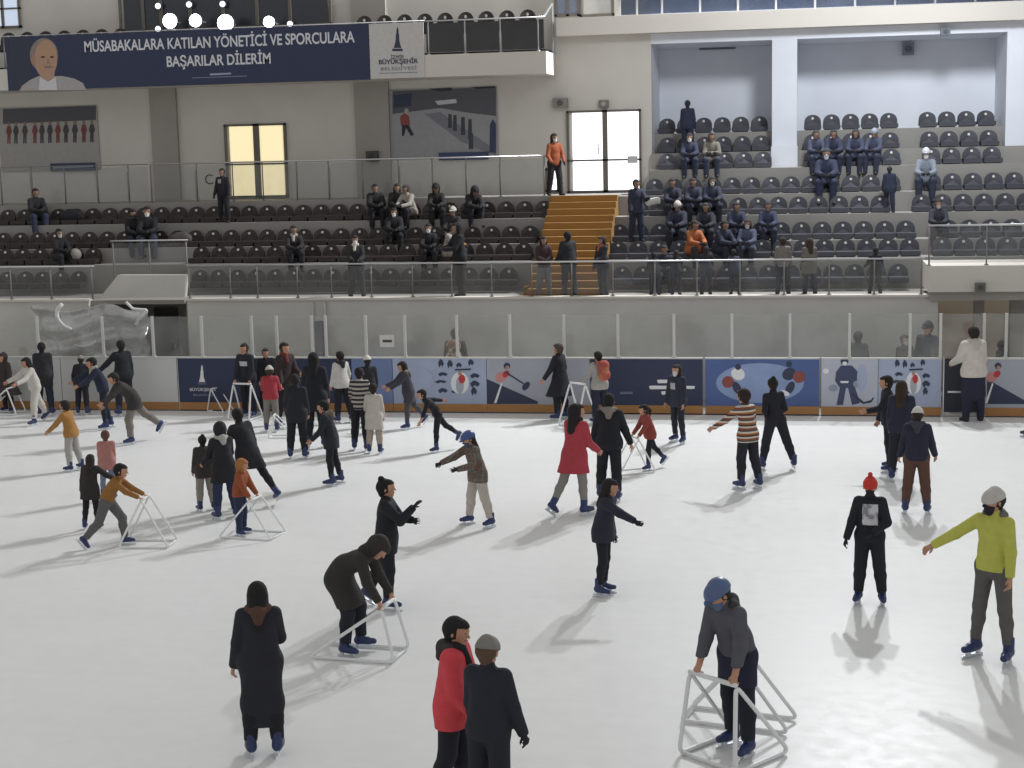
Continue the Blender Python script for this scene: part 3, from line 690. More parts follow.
# dark glazed booth upper left with spot lamps
b4 = win('window_4', 121, 331, -14, 33, YB-0.1, [(124, 142), (145, 160), (163, 189), (192, 222), (225, 256), (259, 289), (292, 328)], mat('3d4047', 0.2), ())
def lamp(px, py, r, label):
    Y = 42.4; c = ony(px, py, Y); e = empty('spot_lamp', c); tag(e, label, 'lamp', 'round spot lamps by the dark booth')
    MB().disc((0, 0.16, 0), (0, -1, 0), r*0.7, 0.1).disc((0, 0.08, 0), (0, -1, 0), r, 0.08).build('housing', mat('4a4c50', 0.4), e, False)
    MB().disc((0, 0.0, 0), (0, -1, 0), r*0.92, 0.02, 24, 0.04).build('lens', emit('f6f8ff', 9.0, 'lamp_lens'), e, True)
    MB().tube([(0, 0.15, 0), (0, YB-0.1-Y, 0), ], 0.025).build('bracket', M_STEEL, e)
lamp(170, 21, 0.22, 'bright round spot lamp before the dark booth, first from left')
lamp(195.5, 20.5, 0.19, 'round spot lamp in front of dark booth, second from left')
lamp(225.5, 23, 0.25, 'largest bright spot lamp in front of the dark booth')
lamp(269, 22, 0.17, 'bright spot lamp before the dark booth, furthest right of four')
for i, (px, py) in enumerate(((158, 29), (290, 24), (158, 6), (189, 4.5), (222.5, 4))):  # top three glowing discs imitate highlights on rails and glazing posts
    c = ony(px, py, 43.0); e = empty('small_glow', c); tag(e, 'tiny white glowing dot beside dark booth frame, %s of the five' % NUM[i], 'lamp', 'tiny glowing dots on the dark booth')
    MB().disc((0, 0.06, 0), (0, -1, 0), 0.1, 0.06).tube([(0, 0.05, 0), (0, 0.2, 0)], 0.02).build('housing', mat('4a4c50', 0.4), e)
    MB().disc((0, 0, 0), (0, -1, 0), 0.08, 0.015).build('lens', emit('f0f2fa', 1.6, 'glow_disc'), e)

# ---- gallery glazing upper right
gl = empty('gallery_railing', (0, YB-0.3, ZG1)); tag(gl, 'glazed gallery railing on top of the long white beam', 'railing')
zgt = ZG1+1.2
gp = [620, 637, 662, 700, 738, 776, 815, 855, 895, 935, 975, 1015, 1060]
for q in gp: MB().tube([(xat(q, YB-.3, 10), 0, 0), (xat(q, YB-.3, 10), 0, 1.2)], 0.025).build('post', M_STEEL, gl, True)
for a, b in zip(gp, gp[1:]): MB().box(xat(a, YB-.3, 10)+0.03, xat(b, YB-.3, 10)-0.03, -0.006, 0.006, 0.03, 1.15).build('glass_pane', glass('blue_glass', '8c9cb4', 0.05, 0.1) if 'blue_glass' not in bpy.data.materials else bpy.data.materials['blue_glass'], gl)
MB().tube([(xat(620, YB-.3, 10), 0, 1.2), (XR-0.1, 0, 1.2)], 0.025).build('top_rail', M_STEEL, gl, True)
win('door_4', 580, 614, -30, 17, YB, [(583.5, 611)], mat('c9c7c2', 0.5))
win('window_5', 555, 579, -30, 17, YB, [(557, 566), (569, 577)], mat('8b95a8', 0.3))
# balcony rail and its posts
e = railing('balcony glass railing right of the white emblem banner', xat(424, YC, 20), XE-0.03, YC+0.07, ZC1, zat(480, 19, YC), [xat(q, YC, 40) for q in (428, 464.5, 500, 538)], gm=M_TINT, pm=M_STEEL)
e = railing('balcony handrail above the long navy banner', XL, xat(423, YC, 25), YC+0.2, ZC1, ZC2+0.03, [xat(q, YC, 40) for q in (0, 60, 120, 180, 240, 300, 360, 420)], glassy=False, rr=0.015)
el_ = e.location; MB().tube([(XE-0.05-el_[0], YC+0.07-el_[1], zat(480, 19, YC)-el_[2]), (XE-0.05-el_[0], YB-0.2-el_[1], zat(480, 19, YC)+0.45-el_[2]), (XE-0.05-el_[0], YB-0.2-el_[1], ZC1-el_[2])], 0.03).build('end_rail', M_STEEL, e)

# ---- seats
def seat_meshes():
    s = MB(); N = 10; W = 0.232; th = 0.05
    pr = []
    for i in range(N+1):
        a = math.pi*i/N; pr.append((-W*math.cos(a)*(1 if 0.2 < i/N < 0.8 else 1), 0.06+0.26*math.sin(a)**0.75))
    out = [(-W*0.92, 0.0)]+pr+[(W*0.92, 0.0)]
    k = len(out)
    for y0, sc in ((0.0, 1.0), (0.05, 1.0)):
        for (x, z) in out: s.v.append((x*sc, y0+0.05*(1-(x/W)**2)*1.0+0.06*z, z))
    cf = len(s.v); s.v += [(0, 0.055, 0.14), (0, 0.11, 0.14)]
    for i in range(k):
        j = (i+1) % k; s.f += [(i, j, cf), (k+j, k+i, cf+1), (i, k+i, k+j, j)]
    s.box(-0.235, 0.235, -0.36, 0.06, -0.05, 0.03).box(-0.23, 0.23, -0.4, -0.36, -0.085, 0.015)
    s.box(-0.2, 0.2, -0.3, 0.02, -0.11, -0.05)
    p = MB().disc((0, 0.036, 0.22), (0, -1, 0.1), 0.035, 0.012, 10)  # pale disc painting the highlight near the top of the backrest
    return s.mesh('seat', False), p.mesh('highlight_dot')
SEAT, HILITE = seat_meshes()
SEAT.materials.append(mat('342d2b', 0.6, 0, 0.1, 5, 0, 'seat_plastic')); HILITE.materials.append(mat('dedbd6', 0.4))
SEATR = SEAT.copy(); SEATR.materials.clear(); SEATR.materials.append(mat('43434b', 0.6, 0, 0.1, 5, 0, 'veiled_seat_plastic'))  # same seats, lighter blue-grey to imitate the flare veil over the right stand
s0 = empty('stadium_seat'); 
def put_seat(x, Y, ztop, label, group, tall=1.0):
    o = bpy.data.objects.new('stadium_seat', SEATR if x > XS1 else SEAT); C.objects.link(o)
    o.location = (x, Y-0.05, ztop-0.325*tall); o.scale = (1, 1, tall); tag(o, label, 'seat', group)
    p = bpy.data.objects.new('highlight_dot', HILITE); C.objects.link(p); p.parent = o
bpy.data.objects.remove(s0)
PITCHX = (xat(329, YR[2], 235)-xat(302, YR[2], 235))/27*18.4
def row(r, px0, px1, label, group, skip=()):
    Y = YR[r]; y = 230; x = xat(px0, Y, y); x1 = xat(px1, Y, y); i = 0
    while x <= x1:
        q = proj((x, Y, ZTOP[r]-0.2))[0]
        if not any(a < q < b for a, b in skip): put_seat(x, Y, ZTOP[r], label, group)
        x += PITCHX
ROWN = ['lowest', 'second lowest', 'third lowest', 'fourth lowest', 'fifth lowest', 'third from the top', 'second from the top', 'topmost']
row(0, 4, 92, 'dark brown seat in lowest row left of the sunken entrance', 'lowest seat row by left entrance')
row(0, 198, 512, 'dark brown seat in lowest left stand row, behind the railing glass', 'lowest seat row of the left stand')
row(1, 4, 538, 'dark brown seat in the second lowest row of left stand', 'second seat row of the left stand', [(108, 192)])
row(2, 3, 540, 'dark brown seat in the third lowest row of left stand', 'third seat row of the left stand')
row(3, 9, 546, 'dark brown seat in the back row of left stand', 'back seat row of the left stand')
for r in range(5):
    row(r, (622, 618, 620, 640, 655)[r], (918, 920, 1030, 1030, 1030)[r], 'dark seat in the %s row of the right stand, right of yellow stairs' % ROWN[r], '%s seat row of the right stand' % ROWN[r], [(893, 912)] if r > 2 else [(922, 934)] if r == 2 else [])
row(1, 942, 1030, 'dark seat seen through the glass railing of right entrance box', 'seats behind the right entrance box')
for r in (5, 6, 7):
    row(r, 668, 766, 'dark seat in the %s row of left wall niche' % ROWN[r], '%s seat row in the left niche' % ROWN[r])
    row(r, 812, 1000, 'dark seat in the %s row of right wall niche' % ROWN[r], '%s seat row in the right niche' % ROWN[r], [(893, 912)])
def brow(px0, px1, y, label, group):
    Y = 42.3; x = xat(px0, Y, y); x1 = xat(px1, Y, y); z = zat((px0+px1)/2, y, Y)
    while x <= x1: put_seat(x, Y, z, label, group, tall=1.3); x += (xat(466, Y, y)-xat(445.5, Y, y))
brow(8, 122, 30, 'dark seat on balcony above the portrait end of navy banner', 'balcony seats left')
brow(364, 540, 12, 'dark seat on balcony above the white emblem banner and railing', 'balcony seats right')

# ---- rink boards
M_BWHITE = mat('c9c9c7', 0.5, 0, 0.05, 2, 0, 'white_board'); M_BBLUE = mat('6f83ab', 0.5, 0, 0.15, 2, 0, 'blue_print'); M_PALE = mat('a3aec6', 0.5, 0, 0.14, 2.2, 0, 'pale_blue_print')
M_BGREY = mat('a7abb5', 0.5, 0, 0.12, 2, 0, 'grey_print'); M_ORANGE = mat('a97a48', 0.65, 0, 0.12, 4, 0, 'orange_kick'); M_WPRINT = mat('e4e4e6', 0.5, 0, 0.03); M_DPRINT = mat('333a52', 0.6); M_MIDB = mat('4d6296', 0.55, 0, 0.15, 3)
M_RED = mat('c0393c', 0.6); M_SKINP = mat('b28a78', 0.6)
def board(px0, px1, m, label):
    x0, x1 = xat(px0, B, 390), xat(px1, B, 390)
    e = empty('advertising_board', (0, 0, 0)); tag(e, label, 'board', 'advertising boards around the rink')
    e.location = ((x0+x1)/2, B, 0)
    def rel(o): o.matrix_parent_inverse = Matrix.Translation((-(x0+x1)/2, -B, 0)); return o
    rel(MB().box(x0+0.008, x1-0.008, B, B+0.08, 0.0, ZB1-0.03).build('panel', m, e))
    rel(MB().box(x0+0.004, x1-0.004, B-0.012, B, 0.03, 0.205).build('kick_strip', M_ORANGE, e))
    rel(MB().box(x0, x1, B-0.015, B+0.095, ZB1-0.03, ZB1).build('top_cap', M_POST, e))
    lv = [0]
    def pr(name, pts, mm, t=0):
        lv[0] += 1; return rel(flat(name, pts, B, mm, e, 0.003+0.0006*lv[0]))
    return pr, (lambda *a, **k: rel(text(*a, **k, parent=e)))
board(-75, 62, M_BWHITE, 'plain white rink board at the left edge behind the white-clad skater')
pr, tx = board(62, 178, M_BWHITE, 'plain white rink board left of the navy tower board')
def tower(pr, cx, yb, s, m, m2=None):
    pr('emblem', [(cx-0.9*s, yb), (cx-0.55*s, yb-1.2*s), (cx-0.42*s, yb-2.0*s), (cx-0.4*s, yb-3.2*s), (cx-0.28*s, yb-3.3*s), (cx-0.25*s, yb-4.2*s), (cx, yb-5.0*s), (cx+0.25*s, yb-4.2*s), (cx+0.28*s, yb-3.3*s), (cx+0.4*s, yb-3.2*s), (cx+0.42*s, yb-2.0*s), (cx+0.55*s, yb-1.2*s), (cx+0.9*s, yb)], m)
    pr('emblem_base', [(cx-1.2*s, yb+0.15*s), (cx-1.2*s, yb+0.75*s), (cx+1.2*s, yb+0.75*s), (cx+1.2*s, yb+0.15*s)], m2 or m)
pr, tx = board(179, 256, M_NAVY, 'navy rink board with white clock tower emblem')
tower(pr, 202, 382, 3.5, M_WPRINT, mat('5d6376', 0.6))
tx('lettering', 'BÜYÜKŞEHİR', xat(190, B, 389), xat(216, B, 389), zat(203, 391, B), 0.075, B, M_WPRINT); tx('lettering', 'BELEDİYESİ', xat(193, B, 389), xat(213, B, 389), zat(203, 396, B), 0.05, B, mat('8b90a0', 0.6))
board(256, 352, M_NAVY, 'dark navy rink board behind the crowded skaters')
board(352, 393, M_BBLUE, 'narrow blue rink board behind the striped-top skater')
def collage(pr, cx, sc=1.0, red=True):
    for dx, dy, w, h in ((-22, -27, 3, 5), (-13, -26, 3, 5), (-4, -25, 3, 3), (8, -28, 3, 4), (-20, -14, 5, 2.5), (-22, -5, 6, 2), (-20, 6, 5, 3), (-6, 7, 6, 2), (12, -12, 5, 3), (12, -2, 5, 4), (11, 7, 3, 5)):
        x, y = cx+dx*sc, 386+dy*0.82; pr('figure', [(x-w*sc, y-h*0.2), (x-w*0.3*sc, y-h), (x+w*0.4*sc, y-h*0.8), (x+w*sc, y-h*0.1), (x+w*0.5*sc, y+h*0.6), (x, y+h*0.2), (x-w*0.6*sc, y+h*0.8)], M_DPRINT)
    pr('underline', [(cx-8*sc, 369), (cx+8*sc, 368.4), (cx+8*sc, 370), (cx-8*sc, 370.6)], M_DPRINT)
    pr('snow', ell(cx-3*sc, 383, 9*sc, 11), M_WPRINT); pr('skater_body', ell(cx-3*sc, 385, 4*sc, 9), M_BGREY, 0.008); pr('skater_top', ell(cx-1*sc, 379, 3.4*sc, 4.5), M_RED, 0.01); pr('skater_head', ell(cx-3*sc, 373.5, 2*sc, 2.2), M_SKINP, 0.01)
pr, tx = board(393, 487, M_PALE, 'pale blue rink board with dark small figures and red skater print'); collage(pr, 463)
pr('cloud', ell(420, 380, 14, 12), M_PALE)
def diag(pr, x0, x1, flip=1):
    y1 = 404; pr('slope', [(x0, 379), (x0+(x1-x0)*0.75, 401.5), (x0+(x1-x0)*0.75, y1), (x0, y1)], M_DPRINT)
    hx = x0+20 if x1-x0 > 60 else x0+11
    pr('player_body', ell(hx-6, 377, 6, 5, rot=-0.5), mat('c98a85', 0.6)); pr('player_arm', ell(hx-1, 374, 4, 3, rot=-0.8), M_RED, 0.008); pr('player_head', ell(hx+0, 366, 3.4, 3.4), M_DPRINT); pr('player_face', ell(hx+0.5, 367.5, 2, 1.8), M_SKINP, 0.008)
    pr('stick', [(hx-13, 403), (hx-6, 383), (hx-4.5, 383.6), (hx-10.5, 403)], M_WPRINT, 0.008)
pr, tx = board(487, 590, M_BGREY, 'grey rink board with diagonal dark slope and hockey player print'); diag(pr, 487, 555)
pr('stick_blade', ell(526, 386, 5, 3, rot=-0.9), M_DPRINT); pr('stick_shaft', [(505, 371), (524, 383), (523.4, 384.4), (504.5, 372.4)], M_DPRINT)
pr, tx = board(590, 703, M_NAVY, 'navy rink board with three short lines of white lettering')
for a, b, y in ((657, 682, 381.5), (649, 695, 387.5), (661, 684, 393)): pr('text_line', [(a, y-1.5), (a+3, y-1.9), (b-2, y-1.6), (b, y-1.2), (b-0.6, y+1.4), (a+1, y+1.7)], M_WPRINT)
pr('text_line', [(620, 392), (632.5, 391.6), (632.5, 393.8), (620, 394.2)], mat('6f7486', 0.6))
pr, tx = board(705, 819.5, M_MIDB, 'blue rink board with two airborne hockey player prints')
pr('haze', ell(760, 383, 44, 20, 28), mat('8b9dc4', 0.55, 0, 0.2, 2.5))
for cx, cy, f in ((732, 380, 1), (795, 380, -1)):
    pr('jersey', ell(cx+6*f, cy-6, 7, 6, rot=0.5*f), M_WPRINT if f > 0 else M_DPRINT, 0.008); pr('shorts', ell(cx-4*f, cy+2 if f > 0 else cy-3, 6, 6), mat('8c4a42', 0.6), 0.01); pr('leg', ell(cx+5*f, cy+8, 4, 7, rot=-0.5*f), M_DPRINT, 0.01); pr('helmet', ell(cx+6*f, cy-13 if f > 0 else cy-16, 3, 3), M_DPRINT, 0.01); pr('boot', ell(cx+10*f, cy+13, 5, 2.4, rot=0.4), M_WPRINT, 0.01)
pr, tx = board(821, 878, mat('b5b9c6', 0.5, 0, 0.1, 2), 'whitish rink board with ice hockey goalkeeper print')
gm = mat('3f4866', 0.6)
pr('goal_torso', [(836, 372), (841, 365.5), (852, 365.5), (858, 372), (859, 381), (854, 388), (840, 388), (835, 381)], gm); pr('goal_head', ell(844.5, 361.5, 4, 4), M_DPRINT); pr('mask', ell(844.8, 363.5, 2.5, 2), M_WPRINT, 0.008)
pr('belt', [(840, 381), (849, 381), (848, 383), (841, 383)], M_WPRINT, 0.008); pr('leg', [(840, 387), (846, 388), (843, 405), (836.5, 405)], gm); pr('leg', [(848, 388), (855, 387), (860, 403), (852, 405)], gm); pr('glove', ell(833, 388, 4.5, 3.5), mat('8f95a5', 0.6)); pr('glove', ell(857, 384, 4, 3.5), mat('8f95a5', 0.6))
pr('stick', [(853, 393), (864, 402), (871, 400), (873, 397), (874, 398.5), (871, 402.5), (863, 404), (852, 395)], M_DPRINT, 0.008); pr('shade', ell(862, 378, 5, 14), M_PALE)
pr('puck', ell(826, 371, 3, 2.6), M_WPRINT)
pr, tx = board(878, 941.5, M_PALE, 'pale blue rink board with small dark figures beside the gate'); collage(pr, 916, 0.85)
pr, tx = board(985, 1090, M_BGREY, 'grey rink board with dark slope right of the gate'); diag(pr, 987, 1040)
# open gate: dark panel imitates the unlit corridor seen through it
xg0, xg1 = xat(943, B, 390), xat(984, B, 390)
g = empty('open_rink_gate', ((xg0+xg1)/2, B+0.03, 0)); tag(g, 'open rink gate, dark panel imitating the unlit corridor, behind man in white jacket', 'gate'); gw = (xg1-xg0)/2
MB().box(-gw+0.02, gw-0.02, 0, 0.06, 0.1, ZB1-0.02).build('panel', mat('2a2d38', 0.6), g); MB().box(-gw+0.1, gw-0.1, -0.02, 0, 0.52, 0.56).build('push_bar', M_STEEL, g)
MB().box(-gw, -gw+0.02, -0.02, 0.08, 0, ZB1).box(gw-0.02, gw, -0.02, 0.08, 0, ZB1).box(-gw+0.02, gw-0.02, -0.01, 0.07, 0, 0.05).build('frame', M_STEEL, g)
# glass posts and panels
GP = [-8, 38, 103, 153, 202, 252, 277, 312, 326, 366, 405, 457, 510, 564, 618, 674, 732, 790, 849.5, 910, 940.5, 984, 1006, 1060]
for i, q in enumerate(GP[1:-1]):
    x = xat(q, B+0.04, 340)
    o = MB().box(x-0.03, x+0.03, B+0.02, B+0.07, ZB1, ZG).box(x-0.045, x+0.045, B+0.005, B+0.085, ZB1, ZB1+0.03).build('glass_post', M_POST)
    tag(o, 'pale upright post holding the rink glass, %s from the left edge' % NUM[i], 'post', 'uprights of the rink glass')
for i, (a, b) in enumerate(zip(GP, GP[1:])):
    xa, xb = xat(a, B+0.04, 340)+0.03, xat(b, B+0.04, 340)-0.03
    o = MB().box(xa, xb, B+0.04, B+0.052, ZB1+0.01, ZG-0.01).build('rink_glass', M_GLASS)
    tag(o, 'clear rink glass sheet between uprights, %s from the left edge' % NUM[i], 'glass', 'clear sheets of the rink glass')

# ---- banners, posters, small wall fittings
def sign(name, label, cat, px0, py0, px1, py1, Y, m, t=0.03, group=None, tilt=None):
    a = ony(px0, py0, Y); b = ony(px1, py1, Y); cx = (a[0]+b[0])/2
    z0, z1 = a[2], b[2]
    e = empty(name, (cx, Y, z0)); tag(e, label, cat, group)
    inv = Matrix.Translation((-cx, -Y, -z0))
    def rel(o): o.matrix_parent_inverse = inv; return o
    rel(MB().box(a[0], b[0], Y-t, Y, z0, z1).build('sheet', m, e))
    n_ = [0]
    def pr(nm, pts, mm, lv=0):
        n_[0] += 1; return rel(flat(nm, pts, Y-t, mm, e, 0.002+0.0006*n_[0]))
    return pr, (lambda nm, s, x0, x1, yb, zh, mm, thick=0.0, lv=0: rel(text(nm, s, xat(x0, Y-t, yb), xat(x1, Y-t, yb), zat((x0+x1)/2, yb, Y-t), zh, Y-t, mm, e, thick)))
YBN = YC-0.002
MW = mat('d9dade', 0.6, 0, 0.03)
zlo, zhi = zat(200, 85.2, YBN), zat(200, 30.6, YBN)
pr, tx = sign('banner', 'long navy banner with portrait and white Turkish lettering on balcony', 'banner', 9, 91, 369, 23.6, YBN, M_NAVY)
tx('lettering', 'MÜSABAKALARA KATILAN YÖNETİCİ VE SPORCULARA', 84.5, 355, 47.0, 0.30, MW, 0.018)
tx('lettering', 'BAŞARILAR DİLERİM', 167, 271, 65.0, 0.29, MW, 0.018)
pr('signature', [(210, 73.6), (231, 72.6), (231, 74.4), (210, 75.4)], mat('a0a4b8', 0.6), 1)
pr('signature_line', [(192, 77.6), (247, 75.6), (247, 76.4), (192, 78.4)], mat('7d83a0', 0.6))
MP = mat('33384a', 0.6); 
pr('backdrop', [(9.5, 38), (31, 37.3), (31, 90), (9.5, 90.6)], MP)
pr('suit', [(19.5, 90.6), (22, 86), (30, 80), (39, 76), (50, 76.5), (62, 76), (74, 78.5), (83, 83), (86, 89.3), (85.5, 90)], mat('a9a6a3', 0.7), 1)
pr('neck', [(41, 70), (55, 70), (54, 78), (48, 86), (42, 79)], mat('b39582', 0.6), 2); pr('shirt', [(40, 77), (48, 82), (56, 77), (57, 90), (39, 90)], mat('cfcfd2', 0.6), 1)
pr('hair', ell(44, 55, 14, 17, 24), mat('8c8178', 0.7), 1); pr('face', ell(46, 59, 11.5, 19, 24), mat('b58f76', 0.6), 2); pr('ear', ell(33.5, 60, 2.4, 5), mat('a5806a', 0.6), 2)
for ex in (43, 52): pr('eye', ell(ex, 57, 2, 1), mat('3a302b', 0.5), 3)
pr('moustache', ell(48.5, 67, 5, 1.3), mat('85786c', 0.6), 3); pr('nose', [(48, 57), (50.4, 64), (46.8, 64)], mat('a37d68', 0.6), 3)
pr, tx = sign('banner', 'white emblem banner with dark clock tower beside navy banner', 'banner', 370.5, 79, 423.5, 22, YBN, mat('c6c3bf', 0.6))
def pr2(nm, pts, mm, *_): return pr(nm, pts, mm, 1)
tower(pr2, 397.5, 48, 4.3, M_DPRINT)
tx('lettering', 'İZMİR', 391, 404, 58.5, 0.09, M_DPRINT); tx('lettering', 'BÜYÜKŞEHİR', 379, 418, 63.6, 0.12, M_DPRINT, 0.02); tx('lettering', 'BELEDİYESİ', 381, 417, 70, 0.09, mat('85858c', 0.6))
pr('rule', [(379, 73), (418, 71.8), (418, 72.6), (379, 73.8)], mat('85858c', 0.6), 1)
# left poster
pr, tx = sign('poster', 'wide faded skating group poster on the left wall', 'poster', 2, 172, 97, 105, YB-0.01, mat('a6a39f', 0.7))
pr('dark_band', [(3, 109), (96, 105.5), (96, 120), (3, 124)], mat('55555a', 0.7), 1)
for i, x in enumerate((9, 16, 25, 35, 42, 50, 58, 66, 75, 84, 92)):
    y = 130-0.02*x; mm = mat('4a4648' if i % 3 else '7a4440', 0.7)
    pr('figure', [(x-3, y+2), (x-1.5, y-4), (x+1.5, y-4), (x+3, y+2), (x+1.5, y+5), (x+1.6, y+14), (x+0.3, y+14), (x, y+6), (x-0.6, y+14), (x-1.8, y+14), (x-1.6, y+5)], mm, 2)
    pr('figure_head', ell(x, y-6, 1.5, 1.8), mat('8a7266', 0.7), 2)
pr, tx = sign('label_plate', 'blue caption plate under the left wall poster', 'sign', 51, 171.5, 95, 162.5, YB-0.06, mat('3c435c', 0.6)); pr('text_line', [(53, 167), (93, 165.6), (93, 167), (53, 168.4)], mat('8f95a8', 0.6), 1)
# centre poster
pr, tx = sign('poster', 'ice rink photo poster with red skater on the centre wall', 'poster', 391.5, 159.5, 497, 86.5, YB-0.01, mat('9b9b9e', 0.7))
pr('stands', [(392.5, 91), (496, 87), (496, 116), (470, 113), (440, 108), (392.5, 114)], mat('5a5b62', 0.7), 1)
pr('light_strip', [(435, 101), (456, 99), (457, 103), (438, 105)], mat('c5c6ca', 0.6), 2); pr('dark_patch', [(394, 95), (412, 93), (411, 106), (394, 108)], mat('3c4154', 0.7), 2); pr('dark_strip', [(428, 88.8), (452, 87.6), (452, 90), (440, 91.6)], mat('33333a', 0.7), 2); pr('dark_strip', [(470, 87.2), (495, 86), (495, 88), (478, 89)], mat('33333a', 0.7), 2)
pr('boards', [(425, 114), (440, 112), (496, 150), (496, 156), (462, 142)], mat('7c7d84', 0.7), 1)
pr('jacket', [(400, 117), (404, 113), (409, 116), (410, 125), (401, 126)], mat('8a4a44', 0.7), 2); pr('legs', [(402, 125), (409, 125), (414, 135), (411, 136), (406, 128), (404, 136), (402, 136)], mat('2f2f36', 0.7), 2); pr('head', ell(406.5, 111, 2.2, 2.6), mat('a5a09a', 0.7), 2)
for x, y, w, h in ((450, 121, 2, 7), (455, 123, 2, 8), (463, 126, 2.2, 9), (470, 129, 2, 10), (471, 141, 2.4, 8)): pr('figure', [(x-w, y+h), (x-w*0.8, y-h), (x+w*0.8, y-h), (x+w, y+h)], mat('44464f', 0.7), 2)
pr('side_figure', [(489.5, 152), (490, 124), (493, 119), (496, 124), (496, 153)], mat('3a4560', 0.7), 2)
pr, tx = sign('label_plate', 'blue caption plate across bottom of the centre poster', 'sign', 439, 160.4, 488.5, 151.6, YB-0.05, mat('3a4468', 0.6)); 
# letter C on the wall, vents, camera, alarm box
o = empty('wall_letter', ony(209, 179, YB)); tag(o, 'dark letter C on wall beside the lit curtained window', 'sign')
cu = text('lettering', 'C', -0.12, 0.12, -0.15, 0.3, 0.0, mat('4a4744', 0.6), o)
def vent(px0, py0, px1, py1, Y, label):
    pr, tx = sign('vent_grille', label, 'vent', px0, py1, px1, py0, Y, mat('7f858e', 0.5), 0.05, 'air vents on the niche walls')
    for k in range(4):
        y = py0+(py1-py0)*(k+0.5)/4; pr('slat', [(px0+1.5, y-0.35), (px1-1.5, y-0.35), (px1-1.5, y+0.35), (px0+1.5, y+0.35)], mat('4b5058', 0.5), 1)
vent(699, 49, 736, 44, YN, 'grey air vent high on the left niche wall')
vent(837, 39.5, 866, 35, YN, 'grey air vent high on the right niche wall')
def fit(name, label, cat, px, py, w, h, d, Y, m, m2):
    c = ony(px, py, Y); e = empty(name, c); tag(e, label, cat)
    MB().box(-w/2, w/2, -d, 0, -h/2, h/2).build('housing', m, e); MB().disc((0, -d, 0), (0, -1, 0), min(w, h)*0.32, 0.02).build('front', m2, e)
fit('wall_speaker', 'grey box speaker high on wall left of the bright door', 'speaker', 561, 103, 0.4, 0.26, 0.2, YB, mat('8b8783', 0.6), mat('5d5a58', 0.6))
fit('emergency_light', 'small grey emergency light above the bright glass door', 'lamp', 604, 104, 0.26, 0.2, 0.12, YB, mat('77736f', 0.6), mat('a8a5a0', 0.6))
fit('wall_speaker', 'round grey speaker high in the right niche', 'speaker', 908, 49, 0.3, 0.34, 0.18, YN, mat('858b94', 0.6), mat('5d626a', 0.6))
fit('ceiling_camera', 'small dark camera under the wide beam at far right', 'camera', 945, 32, 0.24, 0.2, 0.2, YB, mat('6c737c', 0.6), mat('3c4046', 0.4))
fit('door_sensor', 'small grey sensor box above the right entrance', 'sensor', 980, 287, 0.22, 0.2, 0.12, YW-0.25, mat('6f6d6a', 0.6), mat('4b4a48', 0.4))
fit('wall_box', 'dark electrical box on column left of the centre poster', 'box', 373, 156, 0.34, 0.28, 0.15, YB-0.12, mat('4c4845', 0.6), mat('3c3936', 0.6))
pr, tx = sign('notice_sign', 'white notice with a dark stripe taped on rink glass', 'sign', 380, 347, 394, 335, B+0.038, mat('cfcdc8', 0.6), 0.006); pr('stripe', [(382.5, 339.8), (392, 339.8), (392, 342.4), (382.5, 342.4)], mat('4a4a4c', 0.6), 1)

# added crumpled sheet, tubes and streak imitating reflections in the left glass
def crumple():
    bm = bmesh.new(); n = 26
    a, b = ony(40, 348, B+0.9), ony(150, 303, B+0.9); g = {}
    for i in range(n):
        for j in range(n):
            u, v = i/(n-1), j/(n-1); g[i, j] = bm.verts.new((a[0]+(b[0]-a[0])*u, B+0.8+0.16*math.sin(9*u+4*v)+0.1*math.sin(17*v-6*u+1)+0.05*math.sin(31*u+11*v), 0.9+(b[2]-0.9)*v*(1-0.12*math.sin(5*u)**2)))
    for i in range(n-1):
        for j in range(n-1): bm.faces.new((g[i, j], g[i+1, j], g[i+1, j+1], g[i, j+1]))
    me = bpy.data.meshes.new('reflection_sheet'); bm.to_mesh(me); bm.free()
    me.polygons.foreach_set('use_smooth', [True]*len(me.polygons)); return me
ps = link('reflection_sheet', crumple(), glass('reflection_film', 'f4f4f4', 0.3, 0.3)); tag(ps, 'crumpled glossy sheet imitating reflections in the left rink glass', 'plastic sheet')
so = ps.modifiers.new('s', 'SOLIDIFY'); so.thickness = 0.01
tb = MB().tube([ony(a, b, B+0.55) for a, b in ((62, 304), (57, 310), (57, 318), (63, 326), (72, 330))], 0.05, 10, 0.1).build('reflection_tube', mat('dcdcda', 0.35), None, True); tag(tb, 'white bent tube imitating a reflection in the left rink glass', 'tube')
tb = MB().tube([ony(a, b, B+0.55) for a, b in ((75, 345), (83, 347), (91, 345), (96, 341))], 0.03, 10, 0.1).build('reflection_tube', mat('dcdcda', 0.35), None, True); tag(tb, 'short curved white tube imitating a low reflection in the left glass', 'tube')
tb = MB().tube([ony(a, b, B+0.55) for a, b in ((126, 302), (133, 309), (147, 310), (143, 316), (138, 319), (136, 325))], 0.035, 10, 0.05).build('reflection_streak', mat('dcdcda', 0.35), None, True); tag(tb, 'zigzag white streak imitating a glass reflection left of dark doorway', 'strap')

